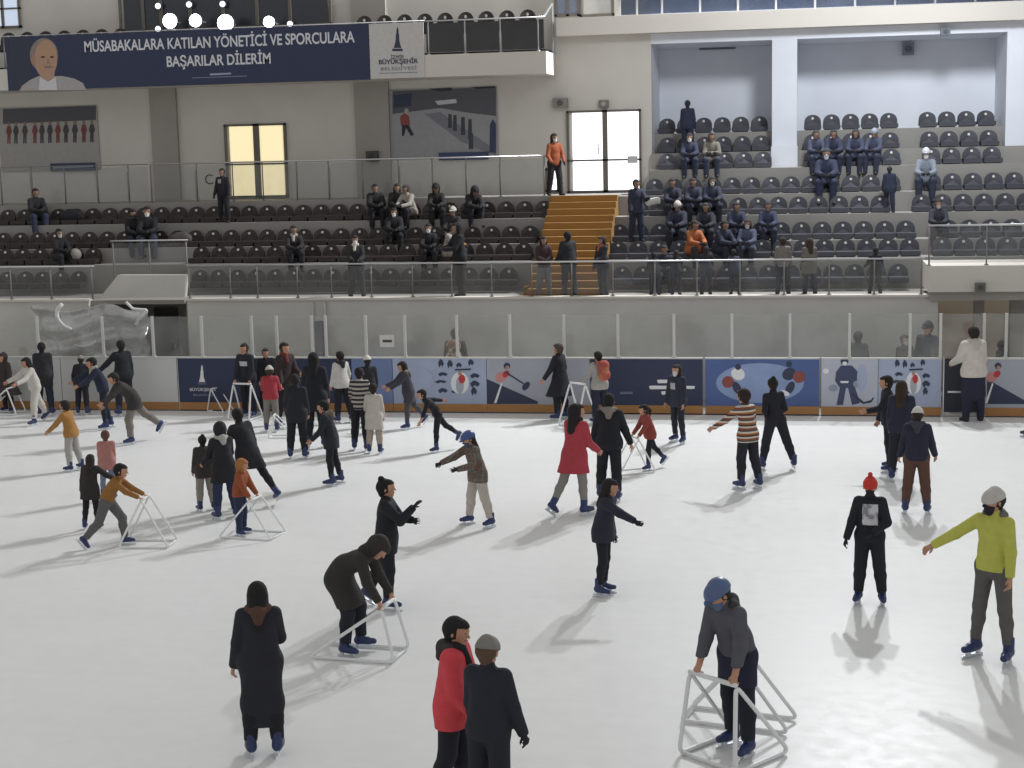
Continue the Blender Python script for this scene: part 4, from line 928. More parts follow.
# ================================================================== PEOPLE
def ice(px, py): p = onz(px, py, 0.0); p[2] = 0.0; return p
def walk(px, dy=0.55): Y = YW+dy; return np.array([xat(px, Y, 290), Y, ZW])
def seat(r, px): Y = YR[r]-0.27; return np.array([xat(px, Y, 220), Y, ZTOP[r]-0.33])
def tread(r, px): Y = YR[r]-0.48; return np.array([xat(px, Y, 220), Y, TR[r]])
def backw(px, Y): return np.array([xat(px, Y, 190), Y, ZBK])
def corr(px, dy=0.6): Y = B+dy; return np.array([xat(px, Y, 350), Y, 0.02])
M_AID = mat('e6e7e7', 0.4, 0.0, 0.04, 9, 0, 'aid_tube')
def aid(w, yaw, s, label, width=0.27, apex=(0.30, 0.78), rear=-0.38, front=0.5):
    e = empty('skating_aid', w, yaw); e.scale = (s,)*3; tag(e, label, 'skating aid', 'white tube skating aids')
    ay, az = apex; r = 0.021
    for sg in (-1, 1):
        x = sg*width; MB().tube([(x*0.9, ay, az), (x*1.1, rear, 0.025), (x*1.1, front, 0.025)], r, 8, 0.09, True).build('side_frame', M_AID, e, True)
    MB().tube([(-width*0.92, ay, az), (width*0.92, ay, az)], r*1.15, 8).build('handle', M_AID, e, True)
    MB().tube([(-width*1.1, front-0.04, 0.025), (width*1.1, front-0.04, 0.025)], r, 8).build('base_bar', M_AID, e, True)
    return e
def aid_for(p, label, **k):
    k['apex'] = (float(p['grip'][1]), float(p['grip'][2])-0.012); return aid(p['w'], p['yaw'], p['s'], label, **k)
GRIP = dict(la=('ik', -0.2, 0.28, 0.86), ra=('ik', 0.2, 0.28, 0.86), hand='grip')
G = 'skaters on the ice'
def sk(px, py, ty, face, label, **k):
    k.setdefault('group', None); return person(ice(px, py), ty, face, label, **k)
BK = '1b1c21'; NV = '22263a'; JN = '2b3450'

# --- nearest skaters
FN = 0.0115
sk(265, 756, 581, 178, 'person in long black coat and long black hair skating away, blue skates', top=('coat', '24252c', -0.69, -0.02), pants=BK, head=('long', '1b1a1d'), fine=FN, hood='54392f',
   pose=dict(lean=4, la=(2, 12, 10, 0), ra=(18, 8, 75, 50), ll=(2, 3, 4), rl=(2, 3, 5), hp=6))
sk(451, 808, 616, 72, 'person in red jacket with dark fur collar and black scarf, cropped at bottom', top=('puffer', 'd0464e', -0.2), pants='1f2029', head=('short', '1b1a1c'), fine=FN, hood='3a3432', scarf='1d1d22', eyes=True,
   pose=dict(lean=5, la=(14, 8, 40, 10), ra=(10, 6, 30, 0), ll=(6, 3, 8), rl=(-4, 3, 10), hp=10, hy=-10))
sk(489, 838, 634, 150, 'person in grey beanie and dark navy jacket beside the red jacket, seen from behind', top=('jacket', '23252f', -0.1), pants='22232b', head=('beanie', '7d7a75', '5a4638'), fine=FN, gloves='23232a',
   pose=dict(lean=5, la=(8, 8, 14, 0), ra=(6, 13, 10, 0), ll=(4, 4, 8), rl=(-2, 4, 6), hp=4, tilt=-1))
pz = sk(740, 752, 577, -40, 'person in blue helmet and charcoal jacket leaning over a skating aid', top=('jacket', '55555d', -0.03), pants='20222c', head=('helmet', '4f6288', '2a2624'), fine=FN, under=('22263a', -0.3), hood='3c3b40', mask='5f6a8a', eyes=True,
   pose=dict(lean=25, hp=36, hy=-8, la=('ik', -0.27, 0.4, 0.76), ra=('ik', 0.2, 0.4, 0.76), hand='grip', ll=(4, 4, 5), rl=(-4, 4, 5)))
aid_for(pz, 'white skating aid gripped by the person in blue helmet', width=0.31, rear=-0.3, front=0.48)
aid(ice(742, 722), math.radians(78), 0.98, 'grey tube skating aid standing right behind the blue helmet person', width=0.2, apex=(0.0, 0.72), rear=-0.55, front=0.62)
sk(870, 604, 472, -4, 'person in black hoodie with white print and red pom hat facing the camera', top=('hoodie', '1f2027'), pants='1f2028', head=('pom', 'c23a30', '241d1b'), fine=FN, mask='222228', eyes=True, gloves='222228', prt=(-0.115, 0.095, -0.17, 0.11, patches('c9c9cb','b9b9bd','8a8a90',9,'grey_print_cloth')),
   pose=dict(lean=2, la=(14, 16, 66, 70), ra=(6, 16, 16, 0), ll=(3, 6, 5), rl=(3, 4, 5), hp=4)) 
sk(991, 660, 486, -28, 'person in lime green sweater and grey beanie holding an arm out', top=('sweater', 'babc58', -0.05), pants='5c5a58', head=('beanie', 'bdb9b4', '2a2320'), fine=FN, mask='23232a', eyes=True, tight=True, hood='6d6b66',
   pose=dict(lean=4, ra=(24, 50, 8, 0), la=(10, 12, 14, 0), ll=(2, 6, 3), rl=(2, 7, 3), hp=4, hy=-18))
p30 = sk(354, 654, 534, 68, 'person in long dark hooded coat bent over a skating aid', top=('coat', '33302f', -0.36), pants='22232c', head=('hood', '302d2c'), fine=FN,
   pose=dict(lean=62, hp=52, la=('ik', -0.2, 0.42, 0.74), ra=('ik', 0.2, 0.42, 0.74), hand='grip', ll=(30, 4, 30), rl=(22, 4, 28)))
aid_for(p30, 'white skating aid pushed by the bent person in hooded coat', apex=(0.32, 0.74), rear=-0.46, front=0.62, width=0.25)
sk(389, 611, 476, 82, 'person in black with hair bun raising one hand, skating right', top=('jacket', '1f2026', -0.22, 0.02), pants='1c1d24', head=('bun', '17171a'), fine=FN, eyes=True, gloves='2a2628',
   pose=dict(lean=2, ra=(44, 4, 92, 0), la=(34, 0, 70, 50), hand='raised', rl=(4, 3, 6), ll=(-14, 4, 14), hp=0))
sk(602, 595, 478, 70, 'person in dark navy jacket with one arm stretched right, gliding on one leg', top=('jacket', '2a2c39', -0.16, 0.03), pants='1d1e25', head=('long', '211d1d'), fine=FN, eyes=True, gloves='242429', tight=True,
   pose=dict(lean=12, tilt=-2, ra=(62, 10, 8, 0), la=(-8, 4, 20, 10), ll=(0, 2, 5), rl=(4, 1, 12), hp=10))
sk(480, 526, 430, -62, 'person in blue helmet with patterned brown jacket and pale trousers', top=('jacket', patches('6e6a62', '514e4a', '7a5a48', 14, 'patterned_cloth'), -0.16), pants='b3aca2', head=('helmet', '3b4f86', '2a2422', 1), fine=FN, mask='4a5068', eyes=True, gloves='26262b',
   pose=dict(lean=16, hp=24, la=(24, 8, 60, 20), ra=(58, 14, 10, 0), ll=(-6, 10, 4), rl=(8, 10, 6)))
sk(585, 516, 403, 140, 'person in long red coat with dark hair, skating away', top=('coat', 'a63c46', -0.3, 0.03), pants='85827e', head=('long', '1f1b1b'), fine=FN, scarf='232228', tight=True,
   pose=dict(lean=8, ra=(14, 6, 40, 0), la=(6, 4, 14, 0), ll=(-14, 8, 14), rl=(8, 3, 6), hy=-30))
sk(609, 502, 393, 176, 'person in black jacket with grey fur hood, seen from behind', top=('jacket', '1e2027', -0.12), pants='1d1f26', head=('short', '1b1a1a'), fine=FN, hood='837b72',
   pose=dict(lean=10, la=(6, 14, 8, 0), ra=(6, 20, 6, 0), ll=(14, 5, 34), rl=(0, 3, 4)))
p38 = sk(648, 471, 404, -66, 'child in rust red jacket with dark ponytail pushing a skating aid left', top=('jacket', '8c4038', -0.14), pants='1c1d24', head=('tail', '2a201d'), fine=0.012, tight=True, child=True,
   pose=dict(lean=18, la=('ik', -0.2, 0.46, 0.8), ra=('ik', 0.2, 0.46, 0.8), hand='grip', ll=(14, 4, 10), rl=(-24, 4, 18), hp=10))
aid_for(p38, 'white skating aid pushed by the child in rust red jacket', apex=(0.44, 0.78), rear=-0.1, front=0.95)
sk(679, 443, 364, -35, 'slim person in dark navy with long hair standing before navy board', top=('jacket', '2c303e', -0.16), pants='23262f', head=('long', '2b2422'), fine=0.012, mask='c9c6c2', tight=True, prt=(-0.04, 0.1, -0.08, 0.06, 'a5a7ad'),
   pose=dict(lean=4, ll=(6, 4, 10), rl=(-4, 4, 6), la=(6, 10, 12, 0)))
sk(750, 489, 388, -140, 'child in rust, white and black striped sweater holding out a striped arm', top=('sweater', stripes(['8a4a30', 'c9c2b6', '3a3434', 'a5602f', 'd0c8bc', '55504c'], 5.5, 'rust_stripes'), -0.14), pants='24242c', head=('short', '2b211d'), fine=0.012, child=True,
   pose=dict(lean=12, la=(30, 40, 14, 0), ra=(10, 14, 20, 0), ll=(6, 4, 10), rl=(-4, 4, 10), hp=8))
sk(778, 470, 376, -158, 'tall person in black with legs spread, beside the striped sweater child', top=('suit', '20212a', -0.04), pants='22222a', head=('bun', '1f1b1a'), fine=0.012,
   pose=dict(lean=6, tilt=-4, la=(-14, 10, 60, 40), ra=(-18, 10, 70, 60), ll=(6, 11, 6), rl=(-10, 15, 4)))
sk(891, 471, 375, -80, 'person with dark hair and black jacket partly behind two others by gate', top=('jacket', '23242c', -0.14), pants='1e1f26', head=('short', '221c1a'), fine=0.012, eyes=True, pose=dict(lean=8, la=(30, 8, 50, 0)))
sk(900, 482, 380, 172, 'person with brown hair and navy jacket directly behind the white beanie', top=('jacket', '252839', -0.12), pants='23242c', head=('long', '33281f'), fine=0.012, pose=dict(lean=5, ll=(4, 4, 6), rl=(0, 4, 6)))
sk(916, 514, 406, 178, 'person in white beanie, navy jacket and brown trousers skating away', top=('jacket', '26293a', -0.08), pants='5a3f36', head=('beanie', 'c9c6c0', '2b2320'), fine=FN, hood='3a3b44',
   pose=dict(lean=7, la=(8, 14, 14, 0), ra=(12, 14, 20, 0), ll=(3, 6, 6), rl=(3, 6, 6), hp=6))
sk(973, 421, 326, -155, 'person in cream white jacket and wide dark trousers at the rink gate', top=('puffer', 'c9c3b9', -0.12), pants='26283a', head=('short', '2a2220'), hood='b9b3a9', skates=False, under=('26283a', -0.72), pose=dict(lean=6, la=(24, 10, 40, 0), ll=(2, 3, 3), rl=(2, 4, 3)))
sk(562, 420, 343, -120, 'bulky bearded person in long black coat standing before the grey board', top=('coat', '202028', -0.42, 0.15), pants='202128', head=('short', '4a3f38'), pose=dict(lean=4, la=(14, 24, 14, 0), ra=(4, 26, 14, 0)))
p50 = sk(601, 424, 351, -150, 'person in pale grey jacket wearing a backpack before the navy board', top=('jacket', '9d9994', -0.14), pants='232636', head=('short', '221d1c'), pose=dict(lean=8, la=(20, 12, 40, 0)))
aid(ice(581, 424), math.radians(150), 0.95, 'white skating aid between black coat and the red backpack', width=0.24, apex=(0.1, 0.95), rear=-0.3, front=0.5)
def backpack(p, label, m, sc=1.0):
    v = Vol((-0.3, -0.3, -0.4), (0.3, 0.3, 0.4), 0.014)
    v.cap((-0.07, 0, -0.1), (0.07, 0, -0.1), 0.1, 0.1, 0.05); v.cap((-0.05, 0, 0.12), (0.05, 0, 0.12), 0.1, 0.1, 0.06); v.cap((0, 0, -0.1), (0, 0, 0.12), 0.13, 0.13, 0.05); v.cap((-0.06, -0.1, -0.08), (0.06, -0.1, -0.08), 0.05, 0.05, 0.03)
    P, Q = v.nets(); P = P*[1, 0.75, 1.05]; s = p['s']*sc
    loc = p['w']+p['R'] @ (s/sc*(p['neck']+p['Mc'] @ np.array([0, -0.235, -0.2])))
    e = empty('backpack', loc, p['yaw']); e.scale = (s,)*3; tag(e, label, 'backpack')
    b = link('bag', fast_mesh('bag', P, Q, m), None, e); b.rotation_euler = (math.radians(-6), 0, 0)
    for sg in (-1, 1): MB().tube([(sg*0.1, 0.02, 0.19), (sg*0.13, 0.1, 0.24), (sg*0.14, 0.26, 0.16)], 0.018, 6, 0.05).build('strap', m, e, True)
backpack(p50, 'round red and orange backpack worn on the pale grey jacket', patches('9c4a42', 'a85a48', 'a8754f', 5, 'red_orange_cloth'))

# --- middle and left
sk(436, 453, 389, -72, 'girl in black leaning forward with one arm stretched back', top=('suit', '1c1c22', -0.04), pants='1b1b21', head=('short', '1e1918'), fine=0.0115, eyes=True, tight=True,
   pose=dict(lean=46, hp=8, la=(22, 6, 6, 0), ra=(-84, 14, 4, 0), ll=(10, 3, 6), rl=(-38, 4, 16)))
sk(407, 430, 361, -76, 'person in dark grey hooded coat skating left before pale blue board', top=('coat', '3b3b44', -0.3), pants='47474c', head=('long', '26211f'), hood='7a746e', fine=0.012, eyes=True, tight=True, pose=dict(lean=14, hp=18, la=(46, 8, 16, 0), ra=(40, 8, 30, 0), ll=(10, 4, 6), rl=(-26, 4, 14)))
sk(370, 427, 355, -170, 'person in white hat and dark jacket behind the striped top', top=('jacket', '26262e', -0.04), pants='24242a', head=('beanie', 'c9c4bd', '2d2420'), fine=0.012, pose=dict(lean=4, ll=(2, 4, 6), rl=(6, 5, 8)))
sk(375, 454, 383, 170, 'child with dark hair in loose cream coat and cream trousers', top=('coat', 'b9b3aa', -0.36, 0.03), pants='a39488', head=('short', '231d1b'), fine=0.012, child=True, pose=dict(lean=4, la=(30, 14, 20, 0)))
sk(361, 451, 367, 165, 'person in black and white striped top with dark hair', top=('sweater', stripes(['2a282b', 'a9a39c'], 11, 'black_white_stripes'), -0.1), pants='1c1c22', head=('short', '231d1b'), fine=0.012, pose=dict(lean=8, la=(24, 14, 40, 0), ll=(6, 4, 10), rl=(-2, 4, 6)))
sk(345, 423, 351, -150, 'person in white top and black trousers near the blue board', top=('sweater', 'c5c2bd', -0.12), pants='1e1e26', head=('short', '1f1b1a'), fine=0.012, hood='2a2829', pose=dict(lean=6, ra=(10, 20, 30, 0), ll=(4, 4, 6), rl=(-8, 4, 8)))
sk(336, 485, 400, -100, 'person in black parka with fur hood trim and slim black legs', top=('coat', '24252e', -0.22, 0.03), pants='1a1b21', head=('short', '1a1718'), hood='675c50', fine=0.0115, tight=True, pose=dict(lean=14, hp=16, la=(16, 10, 30, 0), ra=(16, 10, 30, 0), ll=(4, 4, 8), rl=(-6, 4, 6), hy=0))
sk(317, 448, 352, 170, 'tall person in long black jacket left of the white top skater', top=('coat', '1f2028', -0.3), pants='1d1e28', head=('long', '1a1818'), fine=0.012, pose=dict(lean=3, ll=(3, 4, 5), rl=(3, 4, 5)))
sk(298, 459, 374, 170, 'person in black coat with black legs amid the crowd, blue skates', top=('coat', '202127', -0.22), pants='1a1b20', head=('short', '201c1b'), fine=0.012, pose=dict(lean=3, ll=(3, 5, 5), rl=(3, 4, 5)))
sk(286, 424, 342, 35, 'tall person in dark brown jacket with red details near the boards', top=('jacket', '33292a', -0.16), pants='22222a', head=('short', '231d1c'), eyes=True, scarf='6d302c', pose=dict(lean=4, la=(20, 8, 60, 20)))
p19 = sk(272, 432, 365, 175, 'child in red vest and pale hat seen from behind', top=('puffer', '9c3640', -0.1), pants='7a756e', head=('beanie', 'bdb6ab', '3a2d28'), child=True, fine=0.012, pose=dict(lean=6, la=(30, 10, 40, 0), ra=(30, 10, 40, 0)))
aid(ice(284, 437), math.radians(100), 0.62, 'low white skating aid beside the child in red vest', width=0.25)
p17 = sk(250, 417, 343, -30, 'person in dark jacket with white chest print behind a tall skating aid', top=('jacket', '24262f', -0.12), pants='20212a', head=('short', '221e1d'), eyes=True, prt=(-0.1, 0.1, -0.05, 0.06, 'b5b5b8'), pose=dict(lean=10, **GRIP))
aid_for(p17, 'tall white skating aid in front of the navy tower board', width=0.26, rear=-0.1, front=0.55)
sk(268, 414, 348, 10, 'dark-haired person in black standing behind the red vest child', top=('jacket', '1f2027', -0.12), pants='1f2028', head=('short', '2b2423'), eyes=True)
aid(ice(222, 412), math.radians(60), 0.7, 'white skating aid leaning at the board under the tower emblem', width=0.2)
p16 = sk(242, 535, 458, 62, 'child in rust orange jacket with orange hat holding a skating aid', top=('puffer', '8f4c2e', -0.06), pants='27304a', head=('hood', 'a06a3c'), fine=0.0115, child=True, pose=dict(lean=12, la=('ik', -0.2, 0.4, 0.84), ra=('ik', 0.2, 0.4, 0.84), hand='grip', ll=(4, 4, 8), rl=(6, 4, 8)))
aid_for(p16, 'white skating aid held by the child in rust orange jacket', apex=(0.36, 0.82), rear=-0.4, front=0.95, width=0.36)
sk(227, 519, 421, -160, 'person in black hooded coat with white trim and dark blue legs', top=('coat', '222228', -0.3, 0.05), pants='29314c', head=('hood', '232329'), hood='a9a5a0', fine=0.012, pose=dict(lean=16, la=(20, 12, 30, 0), ra=(24, 12, 30, 0), ll=(6, 6, 14), rl=(4, 6, 10)))
sk(243, 508, 408, -150, 'person in long black coat with one leg stretched out to the right', top=('coat', '25252a', -0.3), pants='1a1a20', head=('short', '1f1c1d'), fine=0.012, tight=True, pose=dict(lean=20, tilt=-6, la=(20, 12, 30, 0), ra=(-10, 12, 10, 0), ll=(8, 2, 12), rl=(-16, 22, 6)))
sk(207, 511, 434, -165, 'person in dark brown jacket with hair bun and beige trousers', top=('jacket', '3b3835', -0.2), pants='8d877e', head=('bun', '1e1a1a'), fine=0.012, pose=dict(lean=6, ll=(3, 4, 8), rl=(3, 6, 6)))
p11 = sk(126, 545, 463, 70, 'boy in orange sweater and grey trousers pushing a skating aid right', top=('sweater', '8f6432', -0.03), pants='605e60', head=('short', '1b1a1d'), fine=0.0115, child=True, eyes=True, pose=dict(lean=34, hp=10, la=('ik', -0.15, 0.55, 0.86), ra=('ik', 0.15, 0.55, 0.86), hand='grip', ll=(34, 6, 30), rl=(-20, 6, 22)))
aid_for(p11, 'white skating aid pushed by the boy in orange sweater', rear=-0.05, front=0.95)
sk(92, 530, 454, 155, 'person in dark brown coat with an arm out to the pink child', top=('coat', '302a2b', -0.26, 0.05), pants='1c1c22', head=('long', '2e2625'), fine=0.012, tight=True, pose=dict(lean=14, ra=(30, 44, 12, 0), la=(0, 12, 6, 0), ll=(4, 6, 8), rl=(2, 5, 6)))
sk(109, 500, 430, 175, 'small child in pink jacket behind the orange sweater boy', top=('jacket', 'a8756e', -0.2), pants='6c7890', head=('short', '5a4034'), fine=0.012, tight=True, child=True, pose=dict(lean=4, la=(6, 2, 10, 10), ra=(6, 2, 10, 10)))
sk(76, 471, 400, -125, 'child in orange jacket and pale grey trousers, arm pointing down left', top=('jacket', 'a07440', -0.12), pants='a3a09b', head=('short', '231d1e'), fine=0.0115, child=True, pose=dict(lean=12, tilt=-4, la=(38, 16, 8, 0), ra=(10, 10, 20, 0), ll=(4, 5, 10), rl=(-6, 4, 8)))
sk(131, 445, 372, -75, 'person in dark brown coat lunging left with one leg stretched back', top=('coat', '373233', -0.2), pants='77706a', head=('short', '2a2423'), fine=0.012, pose=dict(lean=46, hp=20, la=(50, 10, 10, 0), ra=(30, 10, 10, 0), ll=(22, 4, 24), rl=(-40, 5, 10)))
sk(126, 416, 340, -160, 'person in black jacket standing by white board with arm out left', top=('jacket', '1e1f25', -0.14), pants='222329', head=('short', '211d1c'), pose=dict(lean=6, la=(20, 40, 10, 0), ra=(6, 12, 12, 0)))
sk(108, 429, 357, -80, 'slim dark navy skater with pale scarf reaching forward on straight legs', top=('jacket', '22283a', -0.1), pants='1d2230', head=('short', '1e1b1b'), scarf='a8a29c', fine=0.012, tight=True, pose=dict(lean=24, hp=14, la=(46, 8, 20, 0), ra=(62, 8, 4, 0), ll=(6, 3, 10), rl=(-6, 3, 8)))
sk(83, 415, 355, 165, 'person in black jacket and pale grey hat standing at the white board', top=('puffer', '222229', -0.16), pants='20212a', head=('beanie', '8e8780', '332a26'), pose=dict(lean=14, hp=8, la=(16, 20, 30, 0), ra=(24, 20, 10, 0)))
sk(46, 416, 342, 172, 'tall person in long dark coat and dark jeans standing at left', top=('jacket', '2a282b', -0.28), pants='262a3a', head=('short', '1d1b1c'), pose=dict(lean=3, la=(4, 3, 14, 10), ra=(4, 3, 14, 10), ll=(2, 4, 3), rl=(2, 4, 3)))
p2 = sk(34, 426, 357, -65, 'person in white jacket and white trousers with long black hair', top=('jacket', 'c4bfb8', -0.1), pants='c0bbb3', head=('long', '1c1a1b'), fine=0.012, eyes=True, pose=dict(lean=20, hp=12, la=(46, 10, 24, 0), ra=(52, 10, 16, 0), ll=(18, 10, 8), rl=(-24, 12, 6)))
aid(ice(2, 414), math.radians(90), 0.9, 'white skating aid cut by left edge before the white-clad skater', width=0.24, apex=(-0.3, 0.7), rear=-0.55, front=0.5)
sk(9, 412, 352, -40, 'person in wide dark brown coat behind the white-clad skater', top=('coat', '3a3031', -0.45, 0.2), pants='2c2729', head=('hood', '322a2b'), pose=dict(lean=8, la=(20, 26, 20, 0), ra=(20, 26, 20, 0)))
sk(1034, 438, 352, -60, 'person at the right picture edge, only a dark skate showing', top=('jacket', '23242c'), pants='1f2029', pose=dict(ra=(4, 6, 10, 0), ll=(2, 3, 4), rl=(10, 3, 8)))

# prints on clothing
def chest_print(label_start, name, pts, m, z, w, h, yoff):
    pass

# --- people in the corridor behind the boards
c1 = person(corr(455), 328, 170, 'person behind the rink glass carrying an orange and white backpack', top=('jacket', '3a3634'), pants='2b2b30', head=('short', '4a4440'), skates=False)
backpack(c1, 'orange and white backpack seen through rink glass', patches('8a5a44', 'b5aca2', '7a4a3a', 6, 'orange_white_cloth'))
person(corr(903, 1.0), 334, 40, 'person with pale mask sitting low behind the rink glass at right', top=('jacket', '4a4644'), pants='2b2b30', head=('short', '2b2523'), mask='c9c6c2', skates=False)
person(corr(929, 0.8), 320, -30, 'person in dark navy and cap standing behind glass near the gate', top=('jacket', '24273a', -0.2), pants='22242e', head=('cap', '2a2b33'), skates=False)
person(corr(857, 1.0), 331, 150, 'dark figure in black seen through glass above goalkeeper board', top=('coat', '3a3c46', -0.3), pants='30323a', head=('short', '2b2a2c'), skates=False)
person(corr(1000, 1.2), 340, 120, 'person in dark clothes behind glass right of the gate', top=('jacket', '3c3a3c'), pants='2e2e33', head=('short', '2b2725'), skates=False)

# --- spectators
SF = 0.017
def sp(where, ty, face, label, **k):
    k.setdefault('fine', SF); k.setdefault('gloves', '2e2c2d'); k.setdefault('skin', '8a6c5b'); return person(where, ty, face, label, skates=False, **k)
def ss(r, px, ty, label, face=0, **k):
    k.setdefault('smin', 0.95); k.setdefault('smax', 1.2); return sp(seat(r, px), ty, face, label, seated=True, **k)
WM = 'd5d2ce'
ss(3, 37, 188, 'spectator in dark jacket and jeans in back row at left', 10, top=('jacket', '2b2a2d'), pants='33384a', head=('short', '2c2523'))
sp(tread(3, 225), 168, -25, 'spectator in black top with white chest emblem standing before lit window', top=('sweater', '222327', -0.1), pants='202127', head=('short', '2a2321'), pose=dict(la=(4, 12, 20, 10), ra=(4, 12, 20, 10)), prt=(0.0, 0.11, 0.0, 0.12, '9a9a9e'))
ss(2, 133, 209, 'spectator in black, left of two behind the entrance railing', 10, top=('jacket', '1f1f22'), pants='2a2e3c', head=('short', '241f1e'), mask='3a3a40')
ss(2, 148, 206, 'spectator in black with pale mask, right of two behind entrance railing', -8, top=('jacket', '202024'), pants='30364a', head=('short', '241f1e'), mask=WM)
ss(1, 57, 230, 'spectator in black bending beside a pale ball at left', 25, top=('jacket', '222226'), pants='24242a', head=('short', '241f1e'), mask='b9b5b0')
ss(1, 293, 226, 'spectator in dark jacket over a pale shirt below lit window', 5, top=('jacket', '2a2728'), pants='232329', head=('short', '2a2422'), scarf='a39d96')
sp(walk(357), 235, 0, 'spectator with white mask and open dark jacket standing at railing', top=('jacket', '2a292c', -0.16), pants='24252c', head=('short', '26201f'), mask=WM, scarf='b9b4ae', pose=dict(la=(20, 6, 60, 30), ra=(20, 6, 60, 30), ll=(2, 6, 3), rl=(2, 6, 3)))
ss(3, 376, 184, 'spectator in black, left of three in the back row', 5, top=('puffer', '1d1d20'), pants='1f1f24', head=('short', '1c1a1a'))
ss(3, 398, 185, 'spectator in black with brown hair, middle of three in back row', 0, top=('puffer', '1e1e21'), pants='1f1f24', head=('long', '2d2523'))
ss(3, 411, 187, 'spectator in pale jacket leaning, right of three in back row', -35, top=('jacket', '9a948c'), pants='232328', head=('short', '3a302c'), pose=dict(lean=24))
ss(2, 394, 208, 'spectator in black with pale face mask below three others', 0, top=('puffer', '1d1d20'), pants='1c1c20', head=('long', '221e1d'), mask=WM)
ss(3, 471, 195, 'spectator in black bent forward with pale hands in back row', 20, top=('puffer', '232224'), pants='26262b', head=('hood', '222124'), pose=dict(lean=40, hp=40))
ss(3, 437, 197, 'spectator in dark coat slumped in the back row', 0, top=('coat', '262425'), pants='222226', head=('hood', '252324'), pose=dict(lean=20, hp=30))
ss(1, 428, 224, 'spectator in black with white mask left of the orange-sleeved one', 0, top=('jacket', '202024'), pants='26262c', head=('short', '241f1e'), mask=WM)
ss(1, 447, 225, 'spectator in grey and orange jacket facing right', 60, top=('jacket', patches('8d8680', 'a09890', 'c08a5c', 4, 'grey_orange_cloth')), pants='26262c', head=('short', '241f1e'), pose=dict(lean=16))
ss(2, 454, 214, 'spectator in pale grey cap behind the orange-sleeved one', -20, top=('jacket', '2a292c'), pants='26262c', head=('cap', 'a9a39b'))
sp(walk(462), 222, -70, 'spectator in long black dress standing at the railing', top=('coat', '1b1b1f', -0.62), pants='1b1b1f', head=('long', '1f1b1b'), pose=dict(lean=6, la=(30, 8, 60, 20), ra=(30, 8, 60, 20)))
sp(walk(544), 236, 12, 'spectator in dark maroon top and grey jeans at foot of yellow stairs', top=('jacket', '3a2a2c', -0.1), pants='6d7076', head=('long', '241c1b'), pose=dict(la=(16, 6, 70, 40), ra=(16, 6, 70, 40)))
sp(walk(570), 231, -150, 'broad spectator in black jacket and jeans before yellow stairs', top=('puffer', '26272b', -0.12), pants='282d3c', head=('short', '211d1d'), pose=dict(lean=6, hp=14, la=(10, 10, 40, 10)))
sp(walk(604), 236, -50, 'spectator in dark jacket with orange scarf right of the stairs', top=('jacket', '2e2c33', -0.14), pants='2f3138', head=('long', '231d1d'), scarf='9a5a3c', pose=dict(la=(20, 6, 60, 20)))
sp(backw(555, YR[3]+0.5), 133, 25, 'spectator in orange top and white mask beside bright glass door', top=('sweater', '9a5434', -0.1), pants='26252a', head=('long', '26201f'), mask=WM, pose=dict(la=(8, 14, 40, 30), ra=(8, 14, 40, 30), ll=(4, 6, 4)))
sp(tread(6, 688), 100, 170, 'spectator in dark navy standing on the upper rows of niche', top=('jacket', '2c3046', -0.16), pants='2b2f42', head=('short', '2a2830'))
ss(5, 690, 139, 'spectator in navy with pale mask sitting below the standing one', 0, top=('jacket', '2e3246'), pants='2b2f42', head=('short', '2a2830'), mask=WM)
ss(5, 712, 139, 'spectator in beige vest with folded arms in the niche rows', 0, top=('jacket', '6a665e'), pants='34384a', head=('short', '33302f'), pose=dict(la=(30, 10, 90, 70), ra=(30, 10, 90, 70)))
sp(tread(2, 636), 179, 20, 'spectator in navy standing right of stairs', top=('jacket', '2f3344', -0.14), pants='2b3042', head=('short', '2b282c'), pose=dict(la=(40, 10, 60, 10)))
ss(3, 672, 178, 'spectator in dark jacket holding pale paper in right stand', 10, top=('jacket', '2a2c38'), pants='2b2d38', head=('short', '2a272a'))
ss(2, 678, 200, 'spectator with pale grey hair and navy coat in right stand', -10, top=('puffer', '2b2d3c'), pants='2a2c38', head=('beanie', 'aaa6a2', '77726e'))
ss(3, 712, 176, 'spectator in navy with pale mask behind the orange coat', 5, top=('jacket', '2d3040'), pants='2a2c38', head=('long', '2a272a'), mask='b5b3b5')
ss(1, 692, 226, 'spectator in orange jacket sitting in the right stand', 30, top=('jacket', 'a5623c'), pants='3a3838', head=('short', '33291f'), pose=dict(lean=16))
ss(1, 720, 222, 'spectator in dark navy leaning left beside the orange jacket', 40, top=('puffer', '2b2e40'), pants='2a2c38', head=('short', '2a272a'), pose=dict(lean=20))
ss(1, 748, 228, 'spectator in grey blue jacket with pale hands in right stand', -10, top=('jacket', '4a5064'), pants='30343f', head=('long', '2e2a2a'), mask='b5b3b5')
ss(2, 768, 215, 'spectator in dark blue sitting right of the grey blue jacket', 0, top=('jacket', '333850'), pants='2a2e3c', head=('short', '2a282c'))
sp(walk(783), 237, 178, 'spectator in beige jacket standing at railing with back turned', top=('jacket', '77706a', -0.08), pants='2c2f3c', head=('short', '33291f'), pose=dict(ll=(2, 5, 3), rl=(2, 5, 3)))
sp(walk(810), 238, -160, 'spectator in light brown coat at the railing beside the beige jacket', top=('coat', '6f6962', -0.28), pants='2f3240', head=('long', '3a2f28'))
